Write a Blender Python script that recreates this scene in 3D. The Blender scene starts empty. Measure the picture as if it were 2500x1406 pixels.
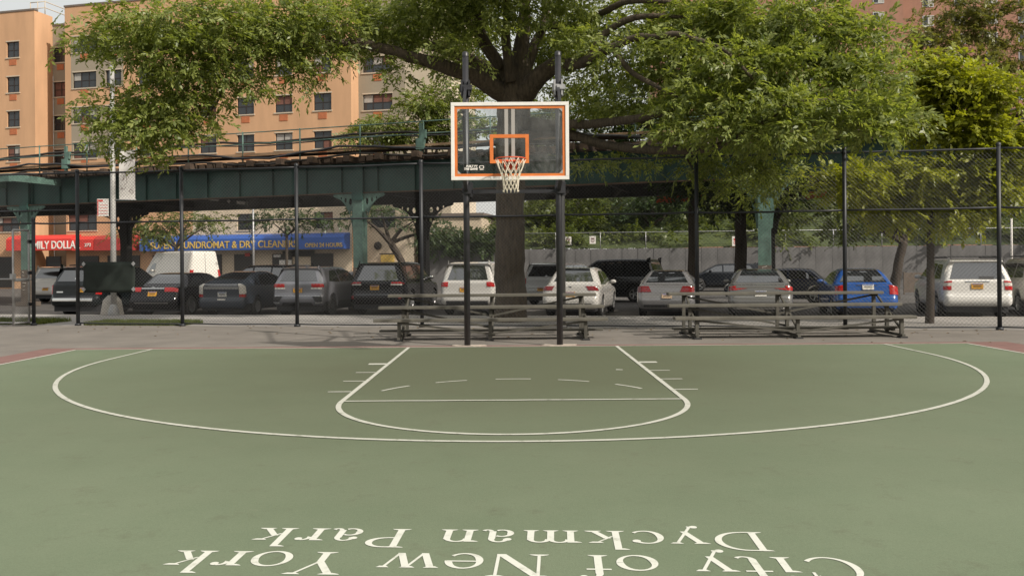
import bpy, bmesh, math, random
import numpy as np
from mathutils import Vector, Matrix

random.seed(7)
rng = np.random.default_rng(11)
PI = math.pi
scene = bpy.context.scene
COL = scene.collection

# ------------------------------------------------------------------ camera
F, CX, HY, HC, ROLL = 2075.0, 1250.0, 645.0, 1.472, 0.0072
cam_data = bpy.data.cameras.new("camera")
cam = bpy.data.objects.new("camera", cam_data)
COL.objects.link(cam)
cam_data.sensor_width = 36.0
cam_data.lens = F / 2500.0 * 36.0
cam_data.shift_y = -58.0 / 2500.0
cam_data.clip_end = 2000
cam.matrix_world = Matrix.Translation((0, 0, HC)) @ Matrix.Rotation(PI / 2, 4, 'X') @ Matrix.Rotation(-ROLL, 4, 'Z')
scene.camera = cam

# ------------------------------------------------------------------ light
SUN_DIR = Vector((1.16, -0.92, 0)).normalized()           # towards the sun, on the ground plane
SUN_EL = math.radians(38)
world = bpy.data.worlds.new("World")
scene.world = world
world.use_nodes = True
wn = world.node_tree.nodes
bg = wn["Background"]
sky = wn.new("ShaderNodeTexSky")
sky.sky_type = 'NISHITA'
sky.sun_disc = False
sky.sun_elevation = SUN_EL
sky.sun_rotation = math.atan2(SUN_DIR.x, SUN_DIR.y)
sky.air_density = 1.3
sky.dust_density = 6.0
sky.ozone_density = 0.6
# hazy bright sky: the clear-sky model seen through an even veil of thin cloud
veil = wn.new("ShaderNodeMixRGB"); veil.inputs[0].default_value = 0.74
veil.inputs[2].default_value = (6.3, 6.2, 5.85, 1)
world.node_tree.links.new(sky.outputs[0], veil.inputs[1])
world.node_tree.links.new(veil.outputs[0], bg.inputs[0])
bg.inputs[1].default_value = 0.11
sun_data = bpy.data.lights.new("sun", 'SUN')
sun_data.energy = 3.6
sun_data.angle = math.radians(1.2)
sun_data.color = (1.0, 0.935, 0.84)
sun = bpy.data.objects.new("sun", sun_data)
COL.objects.link(sun)
sd = Vector((SUN_DIR.x * math.cos(SUN_EL), SUN_DIR.y * math.cos(SUN_EL), math.sin(SUN_EL)))
sun.rotation_euler = sd.to_track_quat('Z', 'Y').to_euler()
sun.location = (20, -20, 40)
vs = scene.view_settings
vs.view_transform = 'Standard'
vs.look = 'None'
vs.exposure = 0.32
vs.gamma = 1.0
vs.use_curve_mapping = False
scene.cycles.max_bounces = 8
scene.cycles.transparent_max_bounces = 12

# ------------------------------------------------------------------ where things stand
def ray(px, py):
    u, v = px - CX, HY - py
    return (u + ROLL * v) / F, (v - ROLL * u) / F      # x and z per metre of distance

def at(px, py, d):
    a, b = ray(px, py)
    return Vector((a * d, d, HC + b * d))

def gnd(px, py, z=0.0):
    a, b = ray(px, py)
    d = (z - HC) / b
    return Vector((a * d, d, z))

class Plane:
    """A vertical plane running along e, turned away from the lens by th degrees; off is metres behind it."""
    def __init__(self, px, d, th):
        self.p = at(px, HY, d); self.p.z = 0
        t = math.radians(th)
        self.th = t
        self.e = Vector((math.cos(t), -math.sin(t), 0))
        self.nb = Vector((math.sin(t), math.cos(t), 0))
    def d(self, px, off=0.0):
        a = (px - CX) / F
        return (off + self.p.x * self.nb.x + self.p.y * self.nb.y) / (a * self.nb.x + self.nb.y)
    def at(self, px, py, off=0.0):
        a, b = ray(px, py)
        d = (off + self.p.x * self.nb.x + self.p.y * self.nb.y) / (a * self.nb.x + self.nb.y)
        return Vector((a * d, d, HC + b * d))
    def uz(self, px, py, off=0.0):
        q = self.at(px, py, off)
        return (q - self.p).dot(self.e), q.z
    def pt(self, u, z=0.0, off=0.0):
        q = self.p + self.e * u + self.nb * off
        return Vector((q.x, q.y, z))

# ------------------------------------------------------------------ materials
MATS = {}
def nodes_of(m):
    m.use_nodes = True
    return m.node_tree.nodes, m.node_tree.links, m.node_tree.nodes["Principled BSDF"]

def mat(name, color, rough=0.7, metal=0.0, noise=0.0, scale=3.0, bump=0.0, bscale=40.0, coat=0.0, color2=None, detail=6.0, spec=None, stretch=None):
    if name in MATS: return MATS[name]
    m = bpy.data.materials.new(name)
    n, l, b = nodes_of(m)
    b.inputs["Base Color"].default_value = (*color, 1)
    b.inputs["Roughness"].default_value = rough
    b.inputs["Metallic"].default_value = metal
    if spec is not None: b.inputs["Specular IOR Level"].default_value = spec
    if coat:
        b.inputs["Coat Weight"].default_value = coat
        b.inputs["Coat Roughness"].default_value = 0.05
    tc = n.new("ShaderNodeTexCoord")
    src = tc.outputs["Object"]
    if stretch:
        mp = n.new("ShaderNodeMapping"); mp.inputs["Scale"].default_value = stretch
        l.new(src, mp.inputs[0]); src = mp.outputs[0]
    if noise or color2:
        t = n.new("ShaderNodeTexNoise"); t.inputs["Scale"].default_value = scale; t.inputs["Detail"].default_value = detail
        t.inputs["Roughness"].default_value = 0.62
        l.new(src, t.inputs["Vector"])
        r = n.new("ShaderNodeValToRGB")
        c2 = color2 or tuple(c * (1 - noise) for c in color)
        c1 = color if color2 else tuple(min(1, c * (1 + noise)) for c in color)
        r.color_ramp.elements[0].position = 0.32; r.color_ramp.elements[0].color = (*c2, 1)
        r.color_ramp.elements[1].position = 0.68; r.color_ramp.elements[1].color = (*c1, 1)
        l.new(t.outputs["Fac"], r.inputs[0]); l.new(r.outputs[0], b.inputs["Base Color"])
    if bump:
        t2 = n.new("ShaderNodeTexNoise"); t2.inputs["Scale"].default_value = bscale; t2.inputs["Detail"].default_value = 5
        l.new(src, t2.inputs["Vector"])
        bp = n.new("ShaderNodeBump"); bp.inputs["Strength"].default_value = bump; bp.inputs["Distance"].default_value = 0.02
        l.new(t2.outputs["Fac"], bp.inputs["Height"]); l.new(bp.outputs[0], b.inputs["Normal"])
    MATS[name] = m
    return m

def leaf_mat(name, c1, c2, trans=0.35):
    if name in MATS: return MATS[name]
    m = bpy.data.materials.new(name)
    n, l, b = nodes_of(m)
    g = n.new("ShaderNodeNewGeometry")
    r = n.new("ShaderNodeValToRGB")
    r.color_ramp.elements[0].color = (*c1, 1); r.color_ramp.elements[1].color = (*c2, 1)
    l.new(g.outputs["Random Per Island"], r.inputs[0])
    l.new(r.outputs[0], b.inputs["Base Color"])
    b.inputs["Roughness"].default_value = 0.42
    b.inputs["Specular IOR Level"].default_value = 0.45
    tr = n.new("ShaderNodeBsdfTranslucent")
    mx = n.new("ShaderNodeMixRGB"); mx.blend_type = 'MULTIPLY'; mx.inputs[0].default_value = 1.0
    mx.inputs[2].default_value = (1.5, 1.5, 0.55, 1)
    l.new(r.outputs[0], mx.inputs[1]); l.new(mx.outputs[0], tr.inputs[0])
    ms = n.new("ShaderNodeMixShader"); ms.inputs[0].default_value = trans
    l.new(b.outputs[0], ms.inputs[1]); l.new(tr.outputs[0], ms.inputs[2])
    l.new(ms.outputs[0], n["Material Output"].inputs[0])
    MATS[name] = m
    return m

def court_mat():
    m = bpy.data.materials.new("court_paint")
    n, l, b = nodes_of(m)
    tc = n.new("ShaderNodeTexCoord")
    def noise(scale, detail, rough=0.6, vec=None):
        t = n.new("ShaderNodeTexNoise"); t.inputs["Scale"].default_value = scale
        t.inputs["Detail"].default_value = detail; t.inputs["Roughness"].default_value = rough
        l.new(vec or tc.outputs["Object"], t.inputs["Vector"]); return t.outputs["Fac"]
    def ramp(src, p0, p1, c0, c1):
        r = n.new("ShaderNodeValToRGB")
        r.color_ramp.elements[0].position = p0; r.color_ramp.elements[0].color = (*c0, 1)
        r.color_ramp.elements[1].position = p1; r.color_ramp.elements[1].color = (*c1, 1)
        l.new(src, r.inputs[0]); return r.outputs[0]
    def mix(fac, a, c, mode='MIX'):
        x = n.new("ShaderNodeMixRGB"); x.blend_type = mode
        if isinstance(fac, float): x.inputs[0].default_value = fac
        else: l.new(fac, x.inputs[0])
        l.new(a, x.inputs[1])
        if isinstance(c, tuple): x.inputs[2].default_value = (*c, 1)
        else: l.new(c, x.inputs[2])
        return x.outputs[0]
    base = ramp(noise(0.45, 7, 0.68), 0.34, 0.66, (0.142, 0.180, 0.112), (0.168, 0.202, 0.130))
    # darker, browner tone round the basket, fading outwards with an uneven edge
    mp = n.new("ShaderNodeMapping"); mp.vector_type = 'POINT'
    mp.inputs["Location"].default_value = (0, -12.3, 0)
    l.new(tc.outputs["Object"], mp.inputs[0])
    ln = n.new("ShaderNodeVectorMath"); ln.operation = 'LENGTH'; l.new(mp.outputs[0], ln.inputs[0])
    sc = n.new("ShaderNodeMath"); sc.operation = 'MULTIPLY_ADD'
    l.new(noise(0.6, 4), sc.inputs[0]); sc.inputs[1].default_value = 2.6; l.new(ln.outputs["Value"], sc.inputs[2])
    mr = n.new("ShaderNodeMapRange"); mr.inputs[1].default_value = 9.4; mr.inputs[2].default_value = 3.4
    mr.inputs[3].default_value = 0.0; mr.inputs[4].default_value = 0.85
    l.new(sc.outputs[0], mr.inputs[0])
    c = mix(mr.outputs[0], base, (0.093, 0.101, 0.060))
    c = mix(ramp(noise(3.1, 11, 0.78), 0.55, 0.74, (0, 0, 0), (0.6, 0.6, 0.6)), c, (0.108, 0.106, 0.070))
    # pale scuffs
    mp2 = n.new("ShaderNodeMapping"); mp2.inputs["Scale"].default_value = (1.1, 2.6, 1); mp2.inputs["Rotation"].default_value = (0, 0, 0.5)
    l.new(tc.outputs["Object"], mp2.inputs[0])
    c = mix(ramp(noise(2.2, 10, 0.76, mp2.outputs[0]), 0.64, 0.76, (0, 0, 0), (0.7, 0.7, 0.7)), c, (0.25, 0.26, 0.18))
    c = mix(ramp(noise(7, 10, 0.8), 0.62, 0.72, (0, 0, 0), (0.5, 0.5, 0.5)), c, (0.098, 0.110, 0.066))
    c = mix(ramp(noise(60, 4), 0.3, 0.7, (0.88, 0.88, 0.88), (1.1, 1.1, 1.1)), c, (1, 1, 1), 'MULTIPLY') if False else c
    fine = ramp(noise(85, 4), 0.3, 0.7, (0.86, 0.86, 0.86), (1.0, 1.0, 1.0))
    c = mix(1.0, c, fine, 'MULTIPLY')
    l.new(c, b.inputs["Base Color"])
    b.inputs["Roughness"].default_value = 0.85
    b.inputs["Specular IOR Level"].default_value = 0.25
    bp = n.new("ShaderNodeBump"); bp.inputs["Strength"].default_value = 0.25; bp.inputs["Distance"].default_value = 0.01
    l.new(noise(120, 3), bp.inputs["Height"]); l.new(bp.outputs[0], b.inputs["Normal"])
    MATS["court_paint"] = m
    return m

def line_mat(name, lo, hi):
    m = bpy.data.materials.new(name)
    n, l, b = nodes_of(m)
    tc = n.new("ShaderNodeTexCoord")
    t = n.new("ShaderNodeTexNoise"); t.inputs["Scale"].default_value = 9; t.inputs["Detail"].default_value = 8; t.inputs["Roughness"].default_value = 0.7
    l.new(tc.outputs["Object"], t.inputs["Vector"])
    r = n.new("ShaderNodeValToRGB")
    r.color_ramp.elements[0].position = 0.33; r.color_ramp.elements[0].color = (*lo, 1)
    r.color_ramp.elements[1].position = 0.46; r.color_ramp.elements[1].color = (*hi, 1)
    l.new(t.outputs["Fac"], r.inputs[0]); l.new(r.outputs[0], b.inputs["Base Color"])
    b.inputs["Roughness"].default_value = 0.8
    MATS[name] = m
    return m

def glass_board_mat():
    m = bpy.data.materials.new("board_glass")
    n, l, b = nodes_of(m)
    tc = n.new("ShaderNodeTexCoord")
    tr = n.new("ShaderNodeBsdfTransparent"); tr.inputs[0].default_value = (0.92, 0.94, 0.94, 1)
    gl = n.new("ShaderNodeBsdfGlossy"); gl.inputs["Roughness"].default_value = 0.02
    df = n.new("ShaderNodeBsdfDiffuse"); df.inputs[0].default_value = (0.26, 0.26, 0.25, 1)
    fr = n.new("ShaderNodeFresnel"); fr.inputs[0].default_value = 1.5
    m1 = n.new("ShaderNodeMixShader"); l.new(fr.outputs[0], m1.inputs[0]); l.new(tr.outputs[0], m1.inputs[1]); l.new(gl.outputs[0], m1.inputs[2])
    mp = n.new("ShaderNodeMapping"); mp.inputs["Scale"].default_value = (2.0, 1, 1.0)
    l.new(tc.outputs["Object"], mp.inputs[0])
    t = n.new("ShaderNodeTexNoise"); t.inputs["Scale"].default_value = 2.4; t.inputs["Detail"].default_value = 9; t.inputs["Roughness"].default_value = 0.65
    l.new(mp.outputs[0], t.inputs["Vector"])
    sx = n.new("ShaderNodeSeparateXYZ"); l.new(tc.outputs["Object"], sx.inputs[0])
    ad = n.new("ShaderNodeMath"); ad.operation = 'MULTIPLY_ADD'; l.new(sx.outputs[0], ad.inputs[0]); ad.inputs[1].default_value = 0.12; l.new(t.outputs["Fac"], ad.inputs[2])
    mr = n.new("ShaderNodeMapRange"); mr.inputs[1].default_value = 0.44; mr.inputs[2].default_value = 0.80; mr.inputs[3].default_value = 0.02; mr.inputs[4].default_value = 0.34
    l.new(ad.outputs[0], mr.inputs[0])
    m2 = n.new("ShaderNodeMixShader"); l.new(mr.outputs[0], m2.inputs[0]); l.new(m1.outputs[0], m2.inputs[1]); l.new(df.outputs[0], m2.inputs[2])
    l.new(m2.outputs[0], n["Material Output"].inputs[0])
    MATS["board_glass"] = m
    return m

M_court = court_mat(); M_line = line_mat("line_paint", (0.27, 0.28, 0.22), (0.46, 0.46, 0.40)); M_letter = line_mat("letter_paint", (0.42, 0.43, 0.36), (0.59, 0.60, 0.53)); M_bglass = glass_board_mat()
M_asph = mat("playground_asphalt", (0.172, 0.154, 0.134), 0.9, noise=0.16, scale=1.1, bump=0.35, bscale=70)
M_road = mat("road_asphalt", (0.085, 0.078, 0.072), 0.9, noise=0.22, scale=0.6, bump=0.3, bscale=60)
M_walk = mat("sidewalk_concrete", (0.285, 0.265, 0.245), 0.9, noise=0.14, scale=1.6, bump=0.2, bscale=60)
M_maroon = mat("maroon_paint", (0.185, 0.100, 0.086), 0.85, noise=0.15, scale=3)
M_conc = mat("concrete", (0.40, 0.37, 0.33), 0.9, noise=0.16, scale=5, bump=0.3, bscale=50)
M_pad = mat("footing_concrete", (0.42, 0.36, 0.30), 0.9, noise=0.2, scale=6)
M_black = mat("black_paint", (0.022, 0.022, 0.026), 0.42, noise=0.3, scale=8, spec=0.6)
M_fence = mat("fence_black", (0.020, 0.022, 0.026), 0.5, noise=0.3, scale=6)
M_wire = mat("chain_wire", (0.066, 0.065, 0.064), 0.6)
M_galv = mat("galvanised_steel", (0.36, 0.36, 0.36), 0.5, metal=0.5, noise=0.15, scale=10)
M_white = mat("white_frame_paint", (0.72, 0.70, 0.66), 0.5, noise=0.06, scale=5)
M_orange = mat("orange_paint", (0.62, 0.17, 0.035), 0.5, noise=0.12, scale=7)
M_rim = mat("rim_red", (0.62, 0.075, 0.02), 0.45)
M_net = mat("net_cord", (0.66, 0.60, 0.48), 0.9)
M_strut = mat("strut_grey", (0.34, 0.32, 0.295), 0.6)
M_bleach = mat("bleacher_paint", (0.105, 0.097, 0.078), 0.6, noise=0.22, scale=3.2, bump=0.1, bscale=40)
M_bleach2 = mat("bleacher_frame", (0.072, 0.067, 0.054), 0.6, noise=0.25, scale=4)
M_shoe = mat("black_iron", (0.02, 0.02, 0.02), 0.7)
M_bark = mat("oak_bark", (0.105, 0.080, 0.052), 0.95, color2=(0.040, 0.031, 0.022), scale=9, bump=1.0, bscale=15, stretch=(2.0, 2.0, 0.42))
M_bark2 = mat("dark_bark", (0.050, 0.038, 0.028), 0.95, noise=0.4, scale=8, bump=0.8, bscale=20, stretch=(1.5, 1.5, 0.3))
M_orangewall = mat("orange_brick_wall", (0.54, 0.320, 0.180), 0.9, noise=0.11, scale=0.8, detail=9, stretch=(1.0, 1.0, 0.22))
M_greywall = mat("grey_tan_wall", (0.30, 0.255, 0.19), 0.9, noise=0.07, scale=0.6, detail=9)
M_cream = mat("cream_stucco", (0.56, 0.46, 0.34), 0.9, noise=0.12, scale=0.9)
M_cream2 = mat("pale_cream_wall", (0.60, 0.52, 0.41), 0.9, noise=0.06, scale=0.3)
M_brick = mat("brown_brick_wall", (0.30, 0.155, 0.105), 0.9, noise=0.12, scale=0.5, detail=9)
M_wframe = mat("window_frame_bronze", (0.030, 0.020, 0.017), 0.5)
M_trim = mat("window_trim", (0.50, 0.42, 0.32), 0.8)
M_sleeve = mat("sleeve_panel", (0.42, 0.135, 0.055), 0.8, noise=0.15, scale=3)
M_pane = mat("window_glass", (0.030, 0.034, 0.038), 0.06, spec=0.6)
M_blind = mat("window_blind", (0.36, 0.34, 0.31), 0.7, noise=0.1, scale=4)
M_curt = mat("window_curtain", (0.16, 0.07, 0.05), 0.8, noise=0.2, scale=4)
M_shop = mat("shop_dark", (0.020, 0.018, 0.016), 0.35)
M_coping = mat("roof_coping", (0.16, 0.13, 0.11), 0.8)
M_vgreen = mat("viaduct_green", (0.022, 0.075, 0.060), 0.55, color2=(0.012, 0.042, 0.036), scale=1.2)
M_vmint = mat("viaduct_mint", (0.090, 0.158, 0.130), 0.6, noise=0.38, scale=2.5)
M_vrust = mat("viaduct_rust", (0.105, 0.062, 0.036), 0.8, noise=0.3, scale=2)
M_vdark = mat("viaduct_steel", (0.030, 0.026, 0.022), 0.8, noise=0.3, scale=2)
M_tie = mat("tie_wood", (0.066, 0.044, 0.030), 0.9, noise=0.4, scale=5)
M_board = mat("walkway_wood", (0.30, 0.195, 0.115), 0.85, noise=0.18, scale=2)
M_vbase = mat("column_base", (0.11, 0.085, 0.066), 0.8, noise=0.25, scale=4)
M_wallc = mat("retaining_concrete", (0.122, 0.118, 0.116), 0.9, noise=0.30, scale=0.9, bump=0.2, bscale=20)
M_grassg = mat("slope_grass", (0.070, 0.090, 0.018), 0.95, color2=(0.034, 0.050, 0.014), scale=1.2)
M_red = mat("awning_red", (0.62, 0.045, 0.035), 0.6, noise=0.06, scale=2)
M_red2 = mat("awning_dark_red", (0.36, 0.035, 0.03), 0.6, noise=0.1, scale=2)
M_blue = mat("awning_blue", (0.028, 0.095, 0.36), 0.55, noise=0.08, scale=2)
M_yellow = mat("lettering_yellow", (0.62, 0.42, 0.10), 0.6)
M_wtext = mat("lettering_white", (0.78, 0.74, 0.68), 0.6)
M_tarp = mat("tarp_dark_green", (0.008, 0.014, 0.010), 0.8, noise=0.3, scale=3)
M_plate_y = mat("plate_yellow", (0.60, 0.30, 0.03), 0.5, noise=0.1, scale=20)
M_plate_w = mat("plate_white", (0.62, 0.60, 0.55), 0.5)
M_plate_t = mat("plate_tan", (0.42, 0.30, 0.20), 0.5)
M_cglass = mat("car_glass", (0.016, 0.018, 0.020), 0.03, coat=1.0)
_b = M_cglass.node_tree.nodes["Principled BSDF"]; _b.inputs["IOR"].default_value = 2.1; _b.inputs["Coat IOR"].default_value = 1.8
M_tail = mat("tail_light_red", (0.40, 0.012, 0.012), 0.15, coat=0.6)
M_tail2 = mat("tail_light_dark_red", (0.20, 0.010, 0.012), 0.15, coat=0.6)
M_clear = mat("lamp_clear", (0.62, 0.58, 0.52), 0.15, coat=0.6)
M_chrome = mat("chrome", (0.75, 0.74, 0.72), 0.12, metal=1.0)
M_tyre = mat("tyre_rubber", (0.018, 0.018, 0.018), 0.85)
M_alloy = mat("alloy_rim", (0.46, 0.46, 0.46), 0.3, metal=0.8)
M_dplast = mat("dark_plastic", (0.022, 0.022, 0.024), 0.6)
M_lime = mat("lime_plastic", (0.30, 0.46, 0.02), 0.5)
M_paper = mat("sign_white", (0.66, 0.63, 0.59), 0.6, noise=0.05, scale=8)
M_ink = mat("sign_ink", (0.22, 0.15, 0.14), 0.7)
M_signred = mat("sign_red", (0.55, 0.05, 0.04), 0.6)
M_barrel = mat("barrier_orange", (0.55, 0.10, 0.03), 0.7)

L_oak = leaf_mat("oak_leaves", (0.105, 0.145, 0.030), (0.30, 0.335, 0.105), 0.45)
L_bright = leaf_mat("bright_leaves", (0.17, 0.20, 0.018), (0.34, 0.35, 0.045), 0.45)
L_mid = leaf_mat("mid_leaves", (0.046, 0.070, 0.012), (0.135, 0.160, 0.030), 0.38)
L_dark = leaf_mat("dark_leaves", (0.022, 0.045, 0.012), (0.060, 0.090, 0.025), 0.3)
L_olive = leaf_mat("olive_leaves", (0.12, 0.128, 0.034), (0.22, 0.215, 0.062), 0.38)
L_pale = leaf_mat("pale_leaves", (0.11, 0.15, 0.035), (0.22, 0.25, 0.07), 0.4)
L_grass = leaf_mat("grass_blades", (0.060, 0.085, 0.018), (0.140, 0.160, 0.040), 0.3)

# ------------------------------------------------------------------ object helpers
def link(o): COL.objects.link(o); return o

def thing(name, label, cat, loc=(0, 0, 0), rz=0.0, group=None):
    o = bpy.data.objects.new(name, None); link(o)
    o.location = loc; o.rotation_euler = (0, 0, rz)
    o["label"] = label; o["category"] = cat
    if group: o["group"] = group
    return o

def tag(o, label, cat, group=None):
    o["label"] = label; o["category"] = cat
    if group: o["group"] = group
    return o

def struct(o): o["kind"] = "structure"; return o
def stuff(o): o["kind"] = "stuff"; return o

class MB:
    def __init__(s): s.v = []; s.f = []; s.m = []; s.sm = []
    def add(s, verts, faces, mi=0, smooth=False):
        b = len(s.v)
        s.v += [tuple(v) for v in verts]
        for f in faces:
            s.f.append(tuple(b + i for i in f)); s.m.append(mi); s.sm.append(smooth)
    def box(s, x0, x1, y0, y1, z0, z1, mi=0):
        v = [(x0, y0, z0), (x1, y0, z0), (x1, y1, z0), (x0, y1, z0), (x0, y0, z1), (x1, y0, z1), (x1, y1, z1), (x0, y1, z1)]
        s.add(v, [(0, 3, 2, 1), (4, 5, 6, 7), (0, 1, 5, 4), (1, 2, 6, 5), (2, 3, 7, 6), (3, 0, 4, 7)], mi)
    def bar(s, p, q, w, h=None, mi=0, up=(0, 0, 1)):
        p, q = Vector(p), Vector(q); h = h or w
        d = (q - p).normalized(); up = Vector(up)
        if abs(d.dot(up)) > 0.98: up = Vector((0, 1, 0))
        a = d.cross(up).normalized() * (w / 2); b = a.cross(d).normalized() * (h / 2)
        v = [p - a - b, p + a - b, p + a + b, p - a + b, q - a - b, q + a - b, q + a + b, q - a + b]
        s.add(v, [(0, 3, 2, 1), (4, 5, 6, 7), (0, 1, 5, 4), (1, 2, 6, 5), (2, 3, 7, 6), (3, 0, 4, 7)], mi)
    def tube(s, pts, radii, n=8, mi=0, caps=True, wob=0.0):
        pts = [Vector(p) for p in pts]
        if isinstance(radii, (int, float)): radii = [radii] * len(pts)
        b = len(s.v); up = None
        for i, p in enumerate(pts):
            t = (pts[min(i + 1, len(pts) - 1)] - pts[max(i - 1, 0)]).normalized()
            if up is None:
                up = Vector((0, 0, 1)) if abs(t.z) < 0.9 else Vector((1, 0, 0))
            a = t.cross(up).normalized(); up = a.cross(t).normalized()
            for k in range(n):
                ang = 2 * PI * k / n
                r = radii[i] * (1 + (wob * math.sin(3 * ang + i * 0.9) * 0.6 + wob * (random.random() - 0.5)))
                q = p + a * (math.cos(ang) * r) + up * (math.sin(ang) * r)
                s.v.append(tuple(q))
        for i in range(len(pts) - 1):
            for k in range(n):
                k2 = (k + 1) % n
                s.f.append((b + i * n + k, b + (i + 1) * n + k, b + (i + 1) * n + k2, b + i * n + k2)); s.m.append(mi); s.sm.append(True)
        if caps:
            s.f.append(tuple(b + k for k in range(n))); s.m.append(mi); s.sm.append(False)
            e = b + (len(pts) - 1) * n
            s.f.append(tuple(e + n - 1 - k for k in range(n))); s.m.append(mi); s.sm.append(False)
    def lathe(s, prof, n=24, axis='Z', origin=(0, 0, 0), mi=0, smooth=True):
        b = len(s.v); o = Vector(origin)
        for r, h in prof:
            for k in range(n):
                a = 2 * PI * k / n
                c, d = r * math.cos(a), r * math.sin(a)
                p = (c, d, h) if axis == 'Z' else ((h, c, d) if axis == 'X' else (c, h, d))
                s.v.append(tuple(o + Vector(p)))
        for i in range(len(prof) - 1):
            for k in range(n):
                k2 = (k + 1) % n
                s.f.append((b + i * n + k, b + i * n + k2, b + (i + 1) * n + k2, b + (i + 1) * n + k)); s.m.append(mi); s.sm.append(smooth)
    def prism(s, poly, z0, z1, mi=0):
        n = len(poly)
        v = [(x, y, z0) for x, y in poly] + [(x, y, z1) for x, y in poly]
        f = [tuple(range(n - 1, -1, -1)), tuple(range(n, 2 * n))] + [(i, (i + 1) % n, n + (i + 1) % n, n + i) for i in range(n)]
        s.add(v, f, mi)
    def grid(s, P, mi=0, smooth=True, flip=False):
        r, c = len(P), len(P[0]); b = len(s.v)
        for row in P:
            for p in row: s.v.append(tuple(p))
        for i in range(r - 1):
            for j in range(c - 1):
                q = (b + i * c + j, b + i * c + j + 1, b + (i + 1) * c + j + 1, b + (i + 1) * c + j)
                s.f.append(q[::-1] if flip else q); s.m.append(mi); s.sm.append(smooth)
    def mesh(s, name, mats, clean=False):
        me = bpy.data.meshes.new(name)
        me.from_pydata(s.v, [], s.f)
        for mm in (mats if isinstance(mats, (list, tuple)) else [mats]): me.materials.append(mm)
        me.polygons.foreach_set("material_index", s.m)
        me.polygons.foreach_set("use_smooth", s.sm)
        if clean:
            bm = bmesh.new(); bm.from_mesh(me)
            bmesh.ops.remove_doubles(bm, verts=bm.verts, dist=0.0004)
            bmesh.ops.recalc_face_normals(bm, faces=bm.faces)
            bm.to_mesh(me); bm.free()
        me.update()
        return me
    def build(s, name, mats, parent=None, clean=False, loc=None):
        o = bpy.data.objects.new(name, s.mesh(name, mats, clean)); link(o)
        if parent is not None: o.parent = parent
        if loc is not None: o.location = loc
        return o

def inst(name, me, parent=None, loc=(0, 0, 0), rz=0.0, rot=None):
    o = bpy.data.objects.new(name, me); link(o)
    o.parent = parent; o.location = loc; o.rotation_euler = rot or (0, 0, rz)
    return o

def bevel(o, w=0.01, seg=2):
    md = o.modifiers.new("bevel", 'BEVEL'); md.width = w; md.segments = seg; md.limit_method = 'ANGLE'
    return o

def catmull(P, n=6):
    P = [np.array(p, float) for p in P]; out = []
    for i in range(len(P) - 1):
        p0 = P[max(i - 1, 0)]; p1 = P[i]; p2 = P[i + 1]; p3 = P[min(i + 2, len(P) - 1)]
        for k in range(n):
            t = k / n
            out.append(0.5 * ((2 * p1) + (-p0 + p2) * t + (2 * p0 - 5 * p1 + 4 * p2 - p3) * t * t + (-p0 + 3 * p1 - 3 * p2 + p3) * t ** 3))
    out.append(P[-1])
    return out

def text_mesh(s, width, height, m, depth=0.004, shear=0.0, bold=0.012):
    cu = bpy.data.curves.new("lettering", 'FONT')
    cu.body = s; cu.size = 1.0; cu.extrude = 0.002; cu.offset = bold; cu.shear = shear
    cu.align_x = 'LEFT'
    o = bpy.data.objects.new("lettering_source", cu); link(o)
    dg = bpy.context.evaluated_depsgraph_get()
    me = bpy.data.meshes.new_from_object(o.evaluated_get(dg))
    bpy.data.objects.remove(o)
    co = np.empty(len(me.vertices) * 3); me.vertices.foreach_get("co", co); co = co.reshape(-1, 3)
    lo, hi = co.min(0), co.max(0)
    x = (co[:, 0] - lo[0]) / (hi[0] - lo[0]) * width - width / 2
    z = (co[:, 1] - lo[1]) / (hi[1] - lo[1]) * height
    y = -(co[:, 2] - lo[2]) / max(1e-6, hi[2] - lo[2]) * depth
    me.vertices.foreach_set("co", np.stack([x, y, z], 1).ravel())
    me.materials.clear(); me.materials.append(m); me.update()
    return me

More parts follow.
